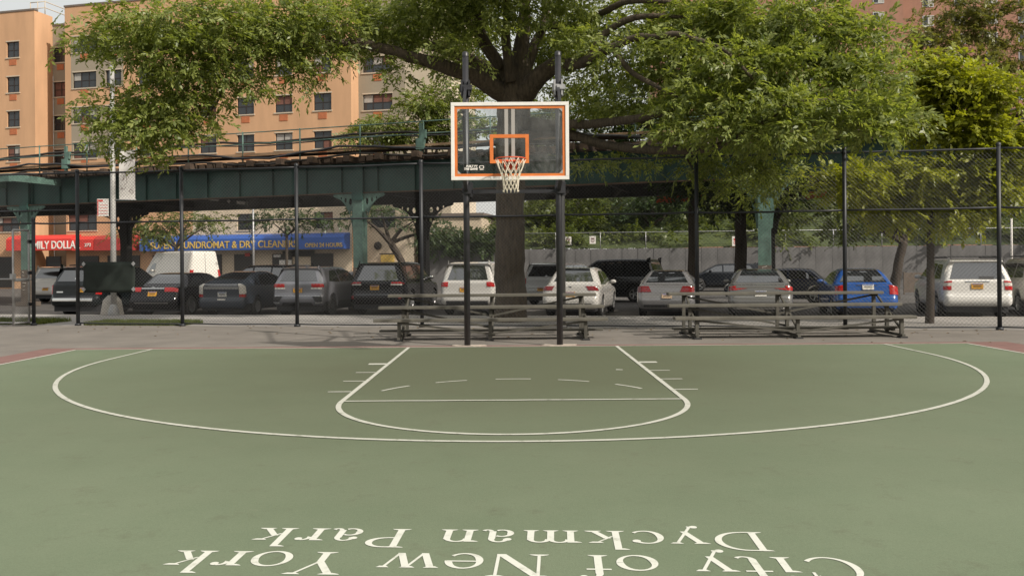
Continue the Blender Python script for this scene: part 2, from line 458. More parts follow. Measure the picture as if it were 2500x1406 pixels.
# leaves: rhombic folded faces set in sprays, sprays in clumps, clumps in crowns
def leaf_mesh(name, clumps, m, size=0.16, width=0.42, per=6, blob=0.32, seed=1, flat=0.45):
    R = np.random.default_rng(seed)
    C, OUT = [], []
    for (c, r, nb, ns) in clumps:
        c = np.array(c); r = np.array(r)
        d = R.normal(size=(nb, 3)); d /= np.linalg.norm(d, axis=1)[:, None]
        rad = R.random(nb) ** (1 / 3.6)
        bc = c + d * rad[:, None] * r
        ns2 = max(2, int(round(ns * 1.0)))
        k = np.repeat(np.arange(nb), ns2)
        C.append(bc[k] + R.normal(size=(nb * ns2, 3)) * blob * np.array([1, 1, 0.55]))
        OUT.append(d[k])
    C = np.concatenate(C); OUT = np.concatenate(OUT)
    n = len(C); per = 11
    # each spray is a drooping twig with its leaves spread in one tilted plane
    st = OUT * 0.8 + R.normal(size=(n, 3)) * np.array([.8, .8, .35]); st[:, 2] -= 0.16
    st /= np.linalg.norm(st, axis=1)[:, None]
    up = np.array([0.20, -0.24, 0.95]) + R.normal(size=(n, 3)) * flat
    sd0 = np.cross(st, up); sd0 /= (np.linalg.norm(sd0, axis=1)[:, None] + 1e-6)
    nn0 = np.cross(sd0, st)
    t = np.tile(np.linspace(0.05, 1.0, per), n)[:, None]
    sg = np.tile(np.array([1, -1] * per)[:per], n)[:, None].astype(float)
    S = np.repeat(st, per, 0); D0 = np.repeat(sd0, per, 0); N0 = np.repeat(nn0, per, 0)
    ln = size * 3.0
    b = np.repeat(C, per, 0) + S * t * ln - np.array([0, 0, 1.0]) * (t ** 2) * ln * 0.16
    ang = (1.05 - 0.75 * t) * sg + R.normal(size=(n * per, 1)) * 0.28
    d = S * np.cos(ang) + D0 * np.sin(ang) + N0 * R.normal(size=(n * per, 1)) * 0.22
    d[:, 2] -= 0.12
    d /= np.linalg.norm(d, axis=1)[:, None]
    upl = N0 + R.normal(size=(n * per, 3)) * 0.28
    sd = np.cross(d, upl); sd /= (np.linalg.norm(sd, axis=1)[:, None] + 1e-6)
    nn = np.cross(sd, d)
    L = size * (0.6 + 0.75 * R.random((n * per, 1)))
    W = L * width
    v = np.empty((n * per, 4, 3))
    v[:, 0] = b
    v[:, 1] = b + d * L * 0.55 + sd * W * 0.5 + nn * W * 0.12
    v[:, 2] = b + d * L - nn * L * 0.08
    v[:, 3] = b + d * L * 0.55 - sd * W * 0.5 + nn * W * 0.12
    N = n * per
    me = bpy.data.meshes.new(name)
    me.vertices.add(N * 4); me.vertices.foreach_set("co", v.ravel().astype(np.float32))
    me.loops.add(N * 4); me.loops.foreach_set("vertex_index", np.arange(N * 4, dtype=np.int32))
    me.polygons.add(N); me.polygons.foreach_set("loop_start", np.arange(0, N * 4, 4, dtype=np.int32))
    me.materials.append(m)
    me.update(calc_edges=True)
    return me

def px_clump(px, py, d, rx, ry, rd, nb, ns):
    c = at(px, py, d); s = d / F
    return (tuple(c), (rx * s * .76, rd * .8, ry * s * .72), nb, ns)

def limb(mb, P, n=9, k=5, wob=0.10):
    """P: px, py, distance, radius"""
    pts = [(*at(a, b, d), r) for a, b, d, r in P]
    C = catmull(pts, k)
    mb.tube([c[:3] for c in C], [max(0.008, c[3]) for c in C], n, wob=wob)

# ================================================================== SETTING
STREET = -0.20
def sheet(name, poly, z, m, kind=True):
    mb = MB(); mb.add([(x, y, z) for x, y in poly], [tuple(range(len(poly)))])
    o = mb.build(name, m)
    return struct(o)

FEN = Plane(1250, 19.75, 9.2)                       # line of the tall fence
FL, FR = FEN.pt(-34), FEN.pt(30)
W0, W1 = FEN.pt(-34, off=4.3), FEN.pt(30, off=4.3)
W2, W3 = FEN.pt(-34, off=4.48), FEN.pt(30, off=4.48)

mb = MB(); mb.add([(-400, -200, STREET - 0.01), (400, -200, STREET - 0.01), (400, 900, STREET - 0.01), (-400, 900, STREET - 0.01)], [(0, 1, 2, 3)])
struct(mb.build("ground", M_road))
mb = MB(); mb.prism([(-34, -22), (34, -22), (FR.x, FR.y), (FL.x, FL.y)], STREET, 0.0)
struct(mb.build("playground_asphalt", M_asph))
mb = MB(); mb.prism([(FL.x, FL.y), (FR.x, FR.y), (W1.x, W1.y), (W0.x, W0.y)], STREET, -0.002)
struct(mb.build("sidewalk", M_walk))
mb = MB(); mb.prism([(W0.x, W0.y), (W1.x, W1.y), (W3.x, W3.y), (W2.x, W2.y)], STREET, 0.004)
struct(mb.build("kerb", M_conc))

# court floor
CL, CR, CB, CN = -7.78, 8.10, 15.12, -14.0
sheet("court_border", [(CL - 0.68, CN), (CR + 0.85, CN), (CR + 0.85, CB + 0.30), (CL - 0.68, CB + 0.30)], 0.004, M_maroon)
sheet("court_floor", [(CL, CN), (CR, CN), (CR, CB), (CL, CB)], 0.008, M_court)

LZ = 0.012
def flat_poly(mb, pts, z=LZ): mb.add([(x, y, z) for x, y in pts], [tuple(range(len(pts)))])
def strip(mb, P, w, z=LZ, wob=0.0):
    n = len(P); L = []; Rr = []
    for i in range(n):
        p = Vector(P[i]); t = (Vector(P[min(i + 1, n - 1)]) - Vector(P[max(i - 1, 0)])).normalized()
        nrm = Vector((-t.y, t.x)); ww = w / 2 * (1 + wob * (random.random() - 0.5))
        L.append(p + nrm * ww); Rr.append(p - nrm * ww)
    b = len(mb.v)
    for i in range(n):
        mb.v.append((L[i].x, L[i].y, z)); mb.v.append((Rr[i].x, Rr[i].y, z))
    for i in range(n - 1):
        mb.f.append((b + 2 * i + 1, b + 2 * i + 3, b + 2 * i + 2, b + 2 * i)); mb.m.append(0); mb.sm.append(False)
def court_line(P, w, z=LZ):
    q = MB(); strip(q, P, w, z, 0.12)
    return struct(q.build("court_line", M_line))
def seg(p, q, n=14, jit=0.006):
    return [(p[0] + (q[0] - p[0]) * i / n + random.uniform(-jit, jit), p[1] + (q[1] - p[1]) * i / n + random.uniform(-jit, jit)) for i in range(n + 1)]
def arc(c, r, a0, a1, n=64): return [(c[0] + r * math.cos(a0 + (a1 - a0) * i / n), c[1] + r * math.sin(a0 + (a1 - a0) * i / n)) for i in range(n + 1)]

court_line(seg((CL, CB - 0.03), (CR, CB - 0.03), 40), 0.055)
court_line(seg((CL + 0.03, CN), (CL + 0.03, CB - 0.06), 40), 0.06, LZ + 0.001)
court_line(seg((CR - 0.03, CN), (CR - 0.03, CB - 0.06), 40), 0.06, LZ + 0.001)
FTY, LW = 9.14, 1.84
key = [(-LW, CB - 0.06)] + [(-LW, CB - 0.06 - (CB - FTY - 0.06) * i / 12) for i in range(1, 12)] + arc((0, FTY), LW, PI, 2 * PI, 60) + [(LW, FTY + (CB - FTY - 0.06) * i / 12) for i in range(1, 13)]
court_line(key, 0.056, LZ + 0.002)
court_line(seg((-LW + 0.03, FTY), (LW - 0.03, FTY + 0.0), 20), 0.05, LZ + 0.003)
TC, TR = (0.10, 13.50), 6.49
three = [(TC[0] - TR, CB - 0.06), (TC[0] - TR, 14.3)] + arc(TC, TR, PI, 2 * PI, 90) + [(TC[0] + TR, 14.3), (TC[0] + TR, CB - 0.06)]
court_line(three, 0.056, LZ + 0.002)
for a, b, c in ((930, 998, 0), (1062, 1138, 0), (1208, 1294, 0), (1360, 1436, 0), (1500, 1564, 0)):
    def ph(px):
        x0 = (px - CX) / F
        y = FTY + 1.5
        for _ in range(8): y = FTY + math.sqrt(max(0.0, 1.70 ** 2 - (x0 * y) ** 2))
        return math.atan2(y - FTY, x0 * y)
    court_line(arc((0, FTY), 1.70, ph(a), ph(b), 8), 0.04)
for sx in (-1, 1):
    for y, w, ln in ((12.57, 0.16, 0.26), (11.59, 0.05, 0.27), (10.73, 0.05, 0.27), (9.84, 0.05, 0.27)):
        court_line([(sx * (LW + 0.031), y), (sx * (LW + 0.031 + ln), y)], w, LZ + 0.001)

q = gnd(1512, 904)
mb = MB(); strip(mb, [(q.x - .045, q.y + .01), (q.x + .045, q.y - .01)], .05, LZ); struct(mb.build('paint_spot', M_letter))

# painted words on the court floor, upright for a reader standing on the far side
class Glyphs:
    """Roman letters drawn from stems, hairlines, bowls and serifs (cap height 1)."""
    TH, HL, SH = 0.125, 0.045, 0.045
    def __init__(s): s.polys = []
    def stem(s, x, y0, y1, w=None, sk=0.0):
        w = w or s.TH; s.polys.append([(x - w / 2, y0), (x + w / 2, y0), (x + w / 2 + sk, y1), (x - w / 2 + sk, y1)])
    def ser(s, x, y, w=0.34, up=True, l=0.5):
        h = s.SH if up else -s.SH
        a, b = x - w * l, x + w * (1 - l)
        s.polys.append([(a, y), (b, y), (b - 0.03, y + h * 0.7), (x + s.TH * .5, y + h * 1.5), (x - s.TH * .5, y + h * 1.5), (a + 0.03, y + h * 0.7)])
    def diag(s, x0, y0, x1, y1, w): s.polys.append([(x0 - w / 2, y0), (x0 + w / 2, y0), (x1 + w / 2, y1), (x1 - w / 2, y1)])
    def ring(s, cx, cy, rx, ry, a0, a1, t=None, h=None, n=40, tilt=0.0, taper=False):
        t = t or s.TH; h = h or s.HL
        a0, a1 = math.radians(a0), math.radians(a1); o = []; i = []
        for k in range(n + 1):
            a = a0 + (a1 - a0) * k / n
            th = h + (t - h) * math.cos(a - tilt) ** 2
            if taper: th *= 0.55 + 0.45 * min(1, min(k, n - k) / 4)
            ca, sa = math.cos(a), math.sin(a)
            o.append((cx + rx * ca, cy + ry * sa)); i.append((cx + (rx - th) * ca, cy + (ry - th) * sa))
        for k in range(n): s.polys.append([o[k], o[k + 1], i[k + 1], i[k]])
    def dot(s, x, y, r): s.polys.append([(x + r * math.cos(2 * PI * k / 14), y + r * math.sin(2 * PI * k / 14)) for k in range(14)])
X = 0.66
def glyph(c):
    g = Glyphs(); T = g.TH
    if c == 'C':
        g.ring(0.46, 0.5, 0.46, 0.52, 42, 318); g.diag(0.80, 0.66, 0.80, 0.95, 0.05); w = 0.92
    elif c == 'i':
        g.stem(0.17, 0.02, X); g.ser(0.17, 0); g.ser(0.13, X, 0.2, False, .8); g.dot(0.17, 0.90, 0.085); w = 0.36
    elif c == 't':
        g.stem(0.2, 0.12, 0.90, sk=-0.02); g.ring(0.335, 0.16, 0.2, 0.18, 180, 315, n=16); g.stem(0.2, X - 0.05, X, 0.42); w = 0.45
    elif c == 'y':
        g.diag(0.36, 0.0, 0.13, X, T); g.diag(0.22, -0.24, 0.56, X, 0.06); g.ser(0.12, X, 0.3, False); g.ser(0.56, X, 0.24, False); g.dot(0.14, -0.26, 0.075); g.stem(0.19, -0.29, -0.24, 0.16); w = 0.68
    elif c == 'o':
        g.ring(0.34, 0.33, 0.34, 0.35, 0, 360, tilt=0.25); w = 0.70
    elif c == 'f':
        g.stem(0.2, 0.02, 0.82); g.ser(0.2, 0); g.ring(0.345, 0.80, 0.21, 0.22, 60, 180, n=18); g.dot(0.45, 0.95, 0.06); g.stem(0.2, X - 0.05, X, 0.40); w = 0.46
    elif c == 'N':
        g.stem(0.16, 0.02, 0.98, 0.055); g.stem(0.84, 0.0, 0.98, 0.055); g.diag(0.80, 0.0, 0.17, 1.0, 0.16); g.ser(0.16, 0, 0.34); g.ser(0.12, 1.0, 0.26, False, .7); g.ser(0.84, 1.0, 0.34, False); w = 1.0
    elif c == 'e':
        g.ring(0.32, 0.33, 0.32, 0.35, 0, 318, tilt=0.2); g.stem(0.34, 0.33, 0.375, 0.52); w = 0.66
    elif c == 'w':
        g.diag(0.28, 0, 0.10, X, T); g.diag(0.30, 0, 0.50, X, 0.05); g.diag(0.68, 0, 0.50, X, T); g.diag(0.70, 0, 0.88, X, 0.05)
        g.ser(0.09, X, 0.26, False); g.ser(0.48, X, 0.26, False); g.ser(0.88, X, 0.22, False); w = 0.98
    elif c == 'Y':
        g.stem(0.42, 0.02, 0.48); g.diag(0.42, 0.45, 0.14, 1.0, 0.14); g.diag(0.44, 0.45, 0.74, 1.0, 0.055); g.ser(0.42, 0, 0.38); g.ser(0.14, 1, 0.36, False); g.ser(0.75, 1, 0.30, False); w = 0.86
    elif c == 'r':
        g.stem(0.17, 0.02, X); g.ser(0.17, 0, 0.36); g.ser(0.13, X, 0.2, False, .8); g.ring(0.385, 0.42, 0.2, 0.24, 85, 160, n=14); g.dot(0.44, 0.585, 0.07); w = 0.52
    elif c == 'k':
        g.stem(0.17, 0.02, 1.0); g.ser(0.17, 0); g.ser(0.13, 1.0, 0.2, False, .8); g.diag(0.24, 0.30, 0.54, X, 0.055); g.diag(0.58, 0.0, 0.33, 0.42, 0.13); g.ser(0.58, 0, 0.32); g.ser(0.54, X, 0.28, False); w = 0.74
    elif c == 'D':
        g.stem(0.17, 0.02, 0.98); g.ser(0.17, 0, 0.32, l=.6); g.ser(0.17, 1, 0.32, False, .6); g.ring(0.36, 0.5, 0.54, 0.5, -90, 90); g.stem(0.27, 0.0, 0.045, 0.2); g.stem(0.27, 0.955, 1.0, 0.2); w = 0.95
    elif c == 'c':
        g.ring(0.32, 0.33, 0.32, 0.35, 48, 315, tilt=0.15); g.dot(0.50, 0.55, 0.075); w = 0.60
    elif c == 'm':
        for x in (0.17, 0.53, 0.89): g.stem(x, 0.02, X - (0.12 if x > 0.2 else 0)); g.ser(x, 0, 0.3)
        g.ser(0.13, X, 0.2, False, .8)
        for x in (0.35, 0.71): g.ring(x + 0.02, 0.46, 0.222, 0.22, 0, 160, n=18)
        w = 1.07
    elif c == 'a':
        g.stem(0.44, 0.08, X - 0.16); g.ring(0.31, 0.47, 0.195, 0.21, 0, 165, n=18); g.dot(0.15, 0.52, 0.07); g.ring(0.27, 0.19, 0.22, 0.20, 60, 300, n=26); g.ring(0.54, 0.10, 0.12, 0.11, 190, 330, n=10); w = 0.62
    elif c == 'n':
        for x in (0.17, 0.55): g.stem(x, 0.02, X - (0.12 if x > 0.2 else 0)); g.ser(x, 0, 0.32)
        g.ser(0.13, X, 0.2, False, .8); g.ring(0.37, 0.46, 0.24, 0.22, 0, 160, n=18); w = 0.72
    elif c == 'P':
        g.stem(0.17, 0.02, 0.98); g.ser(0.17, 0, 0.36); g.ser(0.17, 1, 0.32, False, .6); g.ring(0.34, 0.735, 0.36, 0.265, -90, 90, n=26); g.stem(0.26, 0.47, 0.515, 0.2); g.stem(0.26, 0.955, 1.0, 0.2); w = 0.74
    else:
        w = 0.40
    return g.polys, w

def court_word(word, right, left, cap, z0):
    """letters run from point `right` to point `left` (first letter at the right), tops towards the lens"""
    right, left = Vector(right), Vector(left)
    track = 0.075
    total = sum(glyph(c)[1] + track for c in word) - track
    k = (left - right).length / total
    ex = (left - right).normalized(); ey = Vector((-ex.y, ex.x))
    u = 0.0
    for ch in word:
        polys, w = glyph(ch)
        if polys:
            mb = MB()
            for i, P in enumerate(polys):
                ar = sum(P[j][0] * P[(j + 1) % len(P)][1] - P[(j + 1) % len(P)][0] * P[j][1] for j in range(len(P)))
                if ar < 0: P = P[::-1]
                pts = [right + ex * ((u + x) * k) + ey * (y * cap) for x, y in P]
                mb.add([(p.x, p.y, z0 + i * 0.00002) for p in pts], [tuple(range(len(pts)))])
            struct(mb.build("painted_letter", M_letter))
        u += w + track

def g2(px, py): p = gnd(px, py); return (p.x, p.y)
r1, l1 = gnd(2115, 1358), gnd(400, 1341)
r2, l2 = gnd(1862, 1299), gnd(622, 1285.5)
# letters widen towards the lens: ends are read at mid-letter height
court_word("City of New York", (1.662, 4.20), (-1.735, 4.385), 0.312, 0.0105)
court_word("Dyckman Park", (1.335, 4.612), (-1.415, 4.752), 0.305, 0.0105)

# ================================================================== BASKETBALL HOOP
hoop = thing("basketball_hoop", "glass backboard with white frame and orange square on two black posts", "basketball hoop", (0.0, 15.35, 0))
HY0 = 15.35
def hl(x, y, z): return (x, y - HY0, z)
for x in (-0.815, 0.855):
    mb = MB(); mb.tube([(x, 0, 0), (x, 0, 2.6), (x, 0, 5.28)], 0.056, 16)
    mb.lathe([(0.0, 5.31), (0.03, 5.31), (0.058, 5.29), (0.060, 5.22)], 16, origin=(x, 0, 0))
    post = mb.build("post", M_black, hoop)
    mb = MB(); mb.box(x - 0.105, x + 0.105, -0.08, 0.08, 4.58, 4.70); mb.box(x - 0.08, x - 0.05, -0.11, 0.11, 4.50, 4.78); mb.box(x + 0.05, x + 0.08, -0.11, 0.11, 4.50, 4.78)
    mb.box(x - 0.03, x + 0.12, -0.13, -0.08, 4.60, 4.68)
    mb.build("clamp", M_galv if x > 0 else M_black, hoop)
    mb = MB(); mb.box(x - 0.07, x + 0.10, -0.085, 0.085, 2.74, 2.90); mb.box(x + 0.06, x + 0.12, -0.05, 0.05, 2.70, 2.95)
    mb.build("clamp", M_black, hoop)
    bx = x * 0.92
    mb = MB()
    mb.bar((x, -0.05, 2.82), (bx, 13.33 - HY0, 2.90), 0.06); mb.bar((x, -0.05, 4.64), (bx, 13.33 - HY0, 3.86), 0.05)
    mb.bar((x, -0.05, 2.82), (bx, 13.40 - HY0, 3.80), 0.04)
    mb.build("support_arm", M_black, hoop)
    p = MB(); pts = []
    for k in range(18):
        a = 2 * PI * k / 18; rr = 1 + random.uniform(-.18, .18)
        pts.append((x + 0.30 * rr * math.cos(a) + (0.05 if x < 0 else -0.02), 0.01 + 0.13 * rr * math.sin(a)))
    p.prism(pts, 0.002, 0.016)
    p.build("footing", M_pad, hoop)
mb = MB(); mb.bar((-0.78, -0.02, 2.78), (0.82, -0.02, 2.78), 0.06); mb.build("crossbar", M_black, hoop)

BX, BYF, BZ0, BZ1, BW = -0.018, 13.25, 2.785, 3.995, 0.92
def by(y): return y - HY0
mb = MB(); mb.box(BX - BW + 0.05, BX + BW - 0.05, by(BYF + 0.012), by(BYF + 0.022), BZ0 + 0.05, BZ1 - 0.05)
glass = mb.build("backboard_glass", M_bglass, hoop)
def ring_rect(mb, x0, x1, z0, z1, t, y0, y1):
    mb.box(x0, x1, y0, y1, z0, z0 + t); mb.box(x0, x1, y0, y1, z1 - t, z1)
    mb.box(x0, x0 + t, y0, y1, z0 + t, z1 - t); mb.box(x1 - t, x1, y0, y1, z0 + t, z1 - t)
mb = MB(); ring_rect(mb, BX - BW, BX + BW, BZ0, BZ1, 0.055, by(BYF - 0.01), by(BYF + 0.05))
bevel(mb.build("backboard_frame", M_white, hoop), 0.004)
mb = MB(); ring_rect(mb, BX - BW + 0.057, BX + BW - 0.057, BZ0 + 0.057, BZ1 - 0.057, 0.042, by(BYF + 0.006), by(BYF + 0.0115))
mb.build("painted_border", M_orange, hoop)
mb = MB(); ring_rect(mb, BX - 0.01 - 0.305, BX - 0.01 + 0.305, 3.045, 3.495, 0.055, by(BYF + 0.006), by(BYF + 0.0115))
mb.build("target_square", M_orange, hoop)
for x in (-0.073, 0.032):
    mb = MB(); mb.box(x - 0.028, x + 0.028, by(BYF + 0.0116), by(BYF + 0.0119), 3.08, BZ1 - 0.098)
    mb.build("painted_strip", M_strut, hoop)
mb = MB()
for cx, cz, sx, sz in ((BX - BW + .1, BZ0 + .1, 1, 1), (BX + BW - .1, BZ0 + .1, -1, 1), (BX - BW + .1, BZ1 - .1, 1, -1), (BX + BW - .1, BZ1 - .1, -1, -1)):
    q = MB(); v = [(cx, by(BYF + 0.006), cz), (cx + sx * 0.055, by(BYF + 0.006), cz), (cx, by(BYF + 0.006), cz + sz * 0.055)]
    q.add(v, [(0, 1, 2)]); q.build("corner_gusset", M_strut, hoop)
# small print on the glass
me = text_mesh("BUILT BY", 0.185, 0.034, M_wtext, 0.002, 0.2, 0.05)
inst("printed_mark", me, hoop, (BX - 0.585 - 0.01, by(BYF + 0.010), 2.985))
me = text_mesh("THE GAME", 0.215, 0.036, M_wtext, 0.002, 0.2, 0.05)
inst("printed_mark", me, hoop, (BX - 0.60 - 0.01, by(BYF + 0.010), 2.942))
mb = MB()
for k in range(20):
    a0, a1 = 2 * PI * k / 20, 2 * PI * (k + 1) / 20
    def e(a, s): return (BX - 0.445 + 0.038 * s * math.copysign(abs(math.cos(a)) ** .6, math.cos(a)), by(BYF + 0.008), 2.987 + 0.026 * s * math.copysign(abs(math.sin(a)) ** .6, math.sin(a)))
    mb.add([e(a0, 1), e(a1, 1), e(a1, .68), e(a0, .68)], [(0, 1, 2, 3)])
mb.box(BX - 0.475, BX - 0.415, by(BYF + 0.007), by(BYF + 0.009), 2.943, 2.951)
mb.build("printed_emblem", M_wtext, hoop)

RX, RY, RZ, RR = BX + 0.008, 12.87, 3.065, 0.2286
mb = MB()
C = [(RX + RR * math.cos(2 * PI * k / 40), by(RY) + RR * math.sin(2 * PI * k / 40), RZ) for k in range(41)]
mb.tube(C, 0.0095, 8, caps=False)
mb.box(RX - 0.09, RX + 0.09, by(BYF - 0.165), by(BYF - 0.02), RZ - 0.012, RZ + 0.0)
mb.box(RX - 0.10, RX + 0.10, by(BYF - 0.02), by(BYF - 0.004), RZ - 0.13, RZ + 0.02)
mb.box(RX - 0.10, RX - 0.08, by(BYF - 0.15), by(BYF - 0.02), RZ - 0.09, RZ - 0.012); mb.box(RX + 0.08, RX + 0.10, by(BYF - 0.15), by(BYF - 0.02), RZ - 0.09, RZ - 0.012)
rim = mb.build("rim", M_rim, hoop)
mb = MB(); NT = 12
rows = [(0.0, RR), (0.12, 0.185), (0.21, 0.150), (0.29, 0.125), (0.36, 0.112), (0.42, 0.112), (0.47, 0.118)]
for k in range(NT):
    for sgn in (1, -1):
        pts = []
        for i, (dz, r) in enumerate(rows):
            for t in ((0, 0.5) if i < len(rows) - 1 else (0,)):
                if t: dz2, r2 = rows[i + 1]; zz = (dz + dz2) / 2; rr = (r + r2) / 2
                else: zz, rr = dz, r
                a = 2 * PI * (k + sgn * 0.5 * (i + t)) / NT
                rr += math.sin(k * 2.1 + i) * 0.006
                pts.append((RX + rr * math.cos(a), by(RY) + rr * math.sin(a), RZ - zz - 0.008))
        mb.tube(pts, 0.0058, 5)
for k in range(NT):
    a = 2 * PI * k / NT
    mb.tube([(RX + 0.118 * math.cos(a), by(RY) + .118 * math.sin(a), RZ - 0.475), (RX + 0.112 * math.cos(a), by(RY) + .112 * math.sin(a), RZ - 0.505)], 0.009, 5)
mb.build("net", M_net, rim)

# ================================================================== TALL CHAIN-LINK FENCE
def chain_panel(mb, L, z0, z1, p=0.086, r=0.0024):
    H = z1 - z0; n = int((L + H) / (p * 1.0)) + 1
    for sgn in (1, -1):
        for i in range(n + 1):
            c = -H + i * p
            a0, a1 = max(0.0, c), min(L, c + H)
            if a1 - a0 < 0.01: continue
            za, zb = (a0 - c), (a1 - c)
            if sgn < 0: za, zb = H - za, H - zb
            P, Q = Vector((a0, 0.002 * sgn, z0 + za)), Vector((a1, 0.002 * sgn, z0 + zb))
            d = (Q - P).normalized(); s1 = Vector((0, 1, 0)) * r; s2 = d.cross(Vector((0, 1, 0))) * r
            v = [P + s2, P - s2 * .5 + s1 * .87, P - s2 * .5 - s1 * .87, Q + s2, Q - s2 * .5 + s1 * .87, Q - s2 * .5 - s1 * .87]
            mb.add(v, [(0, 1, 4, 3), (1, 2, 5, 4), (2, 0, 3, 5)])

FH, FM = 3.86, 2.60
fence = thing("chain_link_fence", "tall black chain-link fence along the end of the court", "fence", FEN.pt(0), -FEN.th)
def fu(px): return FEN.uz(px, 700)[0]
post_px = [-560, -250, 82, 190, 445, 725, 1030, 1376, 1702, 2063, 2440, 2850]
post_u = [fu(p) for p in post_px]
for i, u in enumerate(post_u):
    hh = 3.95 if i >= 9 else FH + 0.06
    if post_px[i] == 82: hh = FM + 0.12
    mb = MB(); mb.tube([(u, 0, 0), (u, 0, hh)], 0.045, 12)
    mb.lathe([(0.0, hh + 0.04), (0.03, hh + 0.035), (0.052, hh + 0.01), (0.052, hh - 0.03)], 12, origin=(u, 0, 0))
    mb.lathe([(0.055, 0.0), (0.08, 0.005), (0.07, 0.05), (0.05, 0.06)], 12, origin=(u, 0, 0))
    po = mb.build("post", M_fence if i != 7 else mat("weathered_steel", (0.16, 0.155, 0.15), .6), fence); po.rotation_euler = (random.uniform(-.004, .004), 0, 0)
for i in range(len(post_u) - 1):
    u0, u1 = post_u[i], post_u[i + 1]
    if post_px[i] == -250: u1 = post_u[3]
    if post_px[i] == 82:
        zs = (FM,)
    else:
        zs = (0.06, FM, FH)
    if post_px[i] == -250:
        # high panel runs over the gateway
        mb = MB(); mb.tube([(post_u[1], 0.0, FH), (post_u[3], 0.0, FH)], 0.024, 8); mb.build("rail", M_fence, fence)
        mb = MB(); mb.tube([(post_u[1], 0.0, FM + .32), (post_u[3], 0.0, FM + .32)], 0.02, 8); mb.build("rail", M_fence, fence)
        mb = MB(); chain_panel(mb, post_u[3] - post_u[1], FM, FH); o = mb.build("chain_mesh", M_wire, fence); o.location = (post_u[1], 0.03, 0)
        u1 = post_u[2]
        for z in (0.06, 1.18, FM): 
            mb = MB(); mb.tube([(u0, 0, z), (u1, 0, z)], 0.022, 8); mb.build("rail", M_galv if z < 2 else M_fence, fence)
        mb = MB(); chain_panel(mb, u1 - u0, 0.05, FM - 0.02); o = mb.build("chain_mesh", M_wire, fence); o.location = (u0, 0.03, 0)
        continue
    for z in zs:
        mb = MB(); sag = 0.012
        mb.tube([(u0 + (u1 - u0) * t / 6, 0, z - sag * math.sin(PI * t / 6) + random.uniform(-.006, .006)) for t in range(7)], 0.022 if z > 1 else 0.016, 8)
        mb.build("rail", M_fence, fence)
    if post_px[i] != 82:
        mb = MB(); chain_panel(mb, u1 - u0, 0.05, FH)
        o = mb.build("chain_mesh", M_wire, fence); o.location = (u0, 0.03, 0)

# open gate leaf
gh = FEN.pt(fu(82) - 0.10)
ge = gnd(33, 797)
gate = thing("chain_link_gate", "grey chain-link gate swung open beside the gateway", "gate", (gh.x, gh.y, 0), math.atan2(ge.y - gh.y, ge.x - gh.x))
GL = math.hypot(ge.x - gh.x, ge.y - gh.y); GHt = 2.42
for nm, pts in (("stile", [(0.03, 0, 0.06), (0.03, 0, GHt)]), ("stile", [(GL, 0, 0.02), (GL, 0, GHt)]), ("gate_rail", [(0.03, 0, 0.08), (GL, 0, 0.08)]), ("gate_rail", [(0.03, 0, GHt), (GL, 0, GHt)]), ("gate_rail", [(0.03, 0, 1.15), (GL, 0, 1.15)])):
    mb = MB(); mb.tube(pts, 0.026, 8); mb.build(nm, M_galv, gate)
mb = MB(); chain_panel(mb, GL - 0.03, 0.08, GHt, 0.055, 0.0022); o = mb.build("chain_mesh", mat("gate_wire", (0.30, 0.29, 0.28), 0.5, metal=0.5), gate); o.location = (0.03, 0.02, 0)
for z in (0.5, 1.3, 2.1):
    mb = MB(); mb.box(-0.06, 0.06, -0.03, 0.03, z, z + 0.08); mb.build("hinge", M_black, gate)
mb = MB(); mb.box(GL - 0.04, GL + 0.05, -0.06, 0.05, 1.18, 1.32); mb.build("latch", M_galv, gate)

# tarp tied to the fence
a, b = FEN.uz(203, 640, -0.07), FEN.uz(330, 714, -0.07)
tp = FEN.pt((a[0] + b[0]) / 2, 0, -0.07)
tarp = thing("fence_banner", "blank dark green banner tied to the fence by its corners", "banner", (tp.x, tp.y, b[1]), -FEN.th)
w, h = b[0] - a[0], a[1] - b[1]
mb = MB()
P = [[(-w / 2 + w * i / 14, -0.012 * math.sin(i * 0.9 + j) , h * j / 8) for i in range(15)] for j in range(9)]
mb.grid(P); o = mb.build("cloth", M_tarp, tarp); md = o.modifiers.new("solid", 'SOLIDIFY'); md.thickness = 0.004
for x in (-w / 2 + 0.03, w / 2 - 0.03):
    for z in (0.08, h - 0.05):
        mb = MB(); mb.add([(x, -0.03, z - 0.06), (x + 0.055, -0.03, z), (x, -0.03, z + 0.06), (x - 0.055, -0.03, z), (x, -0.02, z - 0.06), (x + 0.055, -0.02, z), (x, -0.02, z + 0.06), (x - 0.055, -0.02, z)],
                          [(0, 1, 2, 3), (7, 6, 5, 4), (0, 4, 5, 1), (1, 5, 6, 2), (2, 6, 7, 3), (3, 7, 4, 0)])
        mb.build("corner_plate", M_galv, tarp)

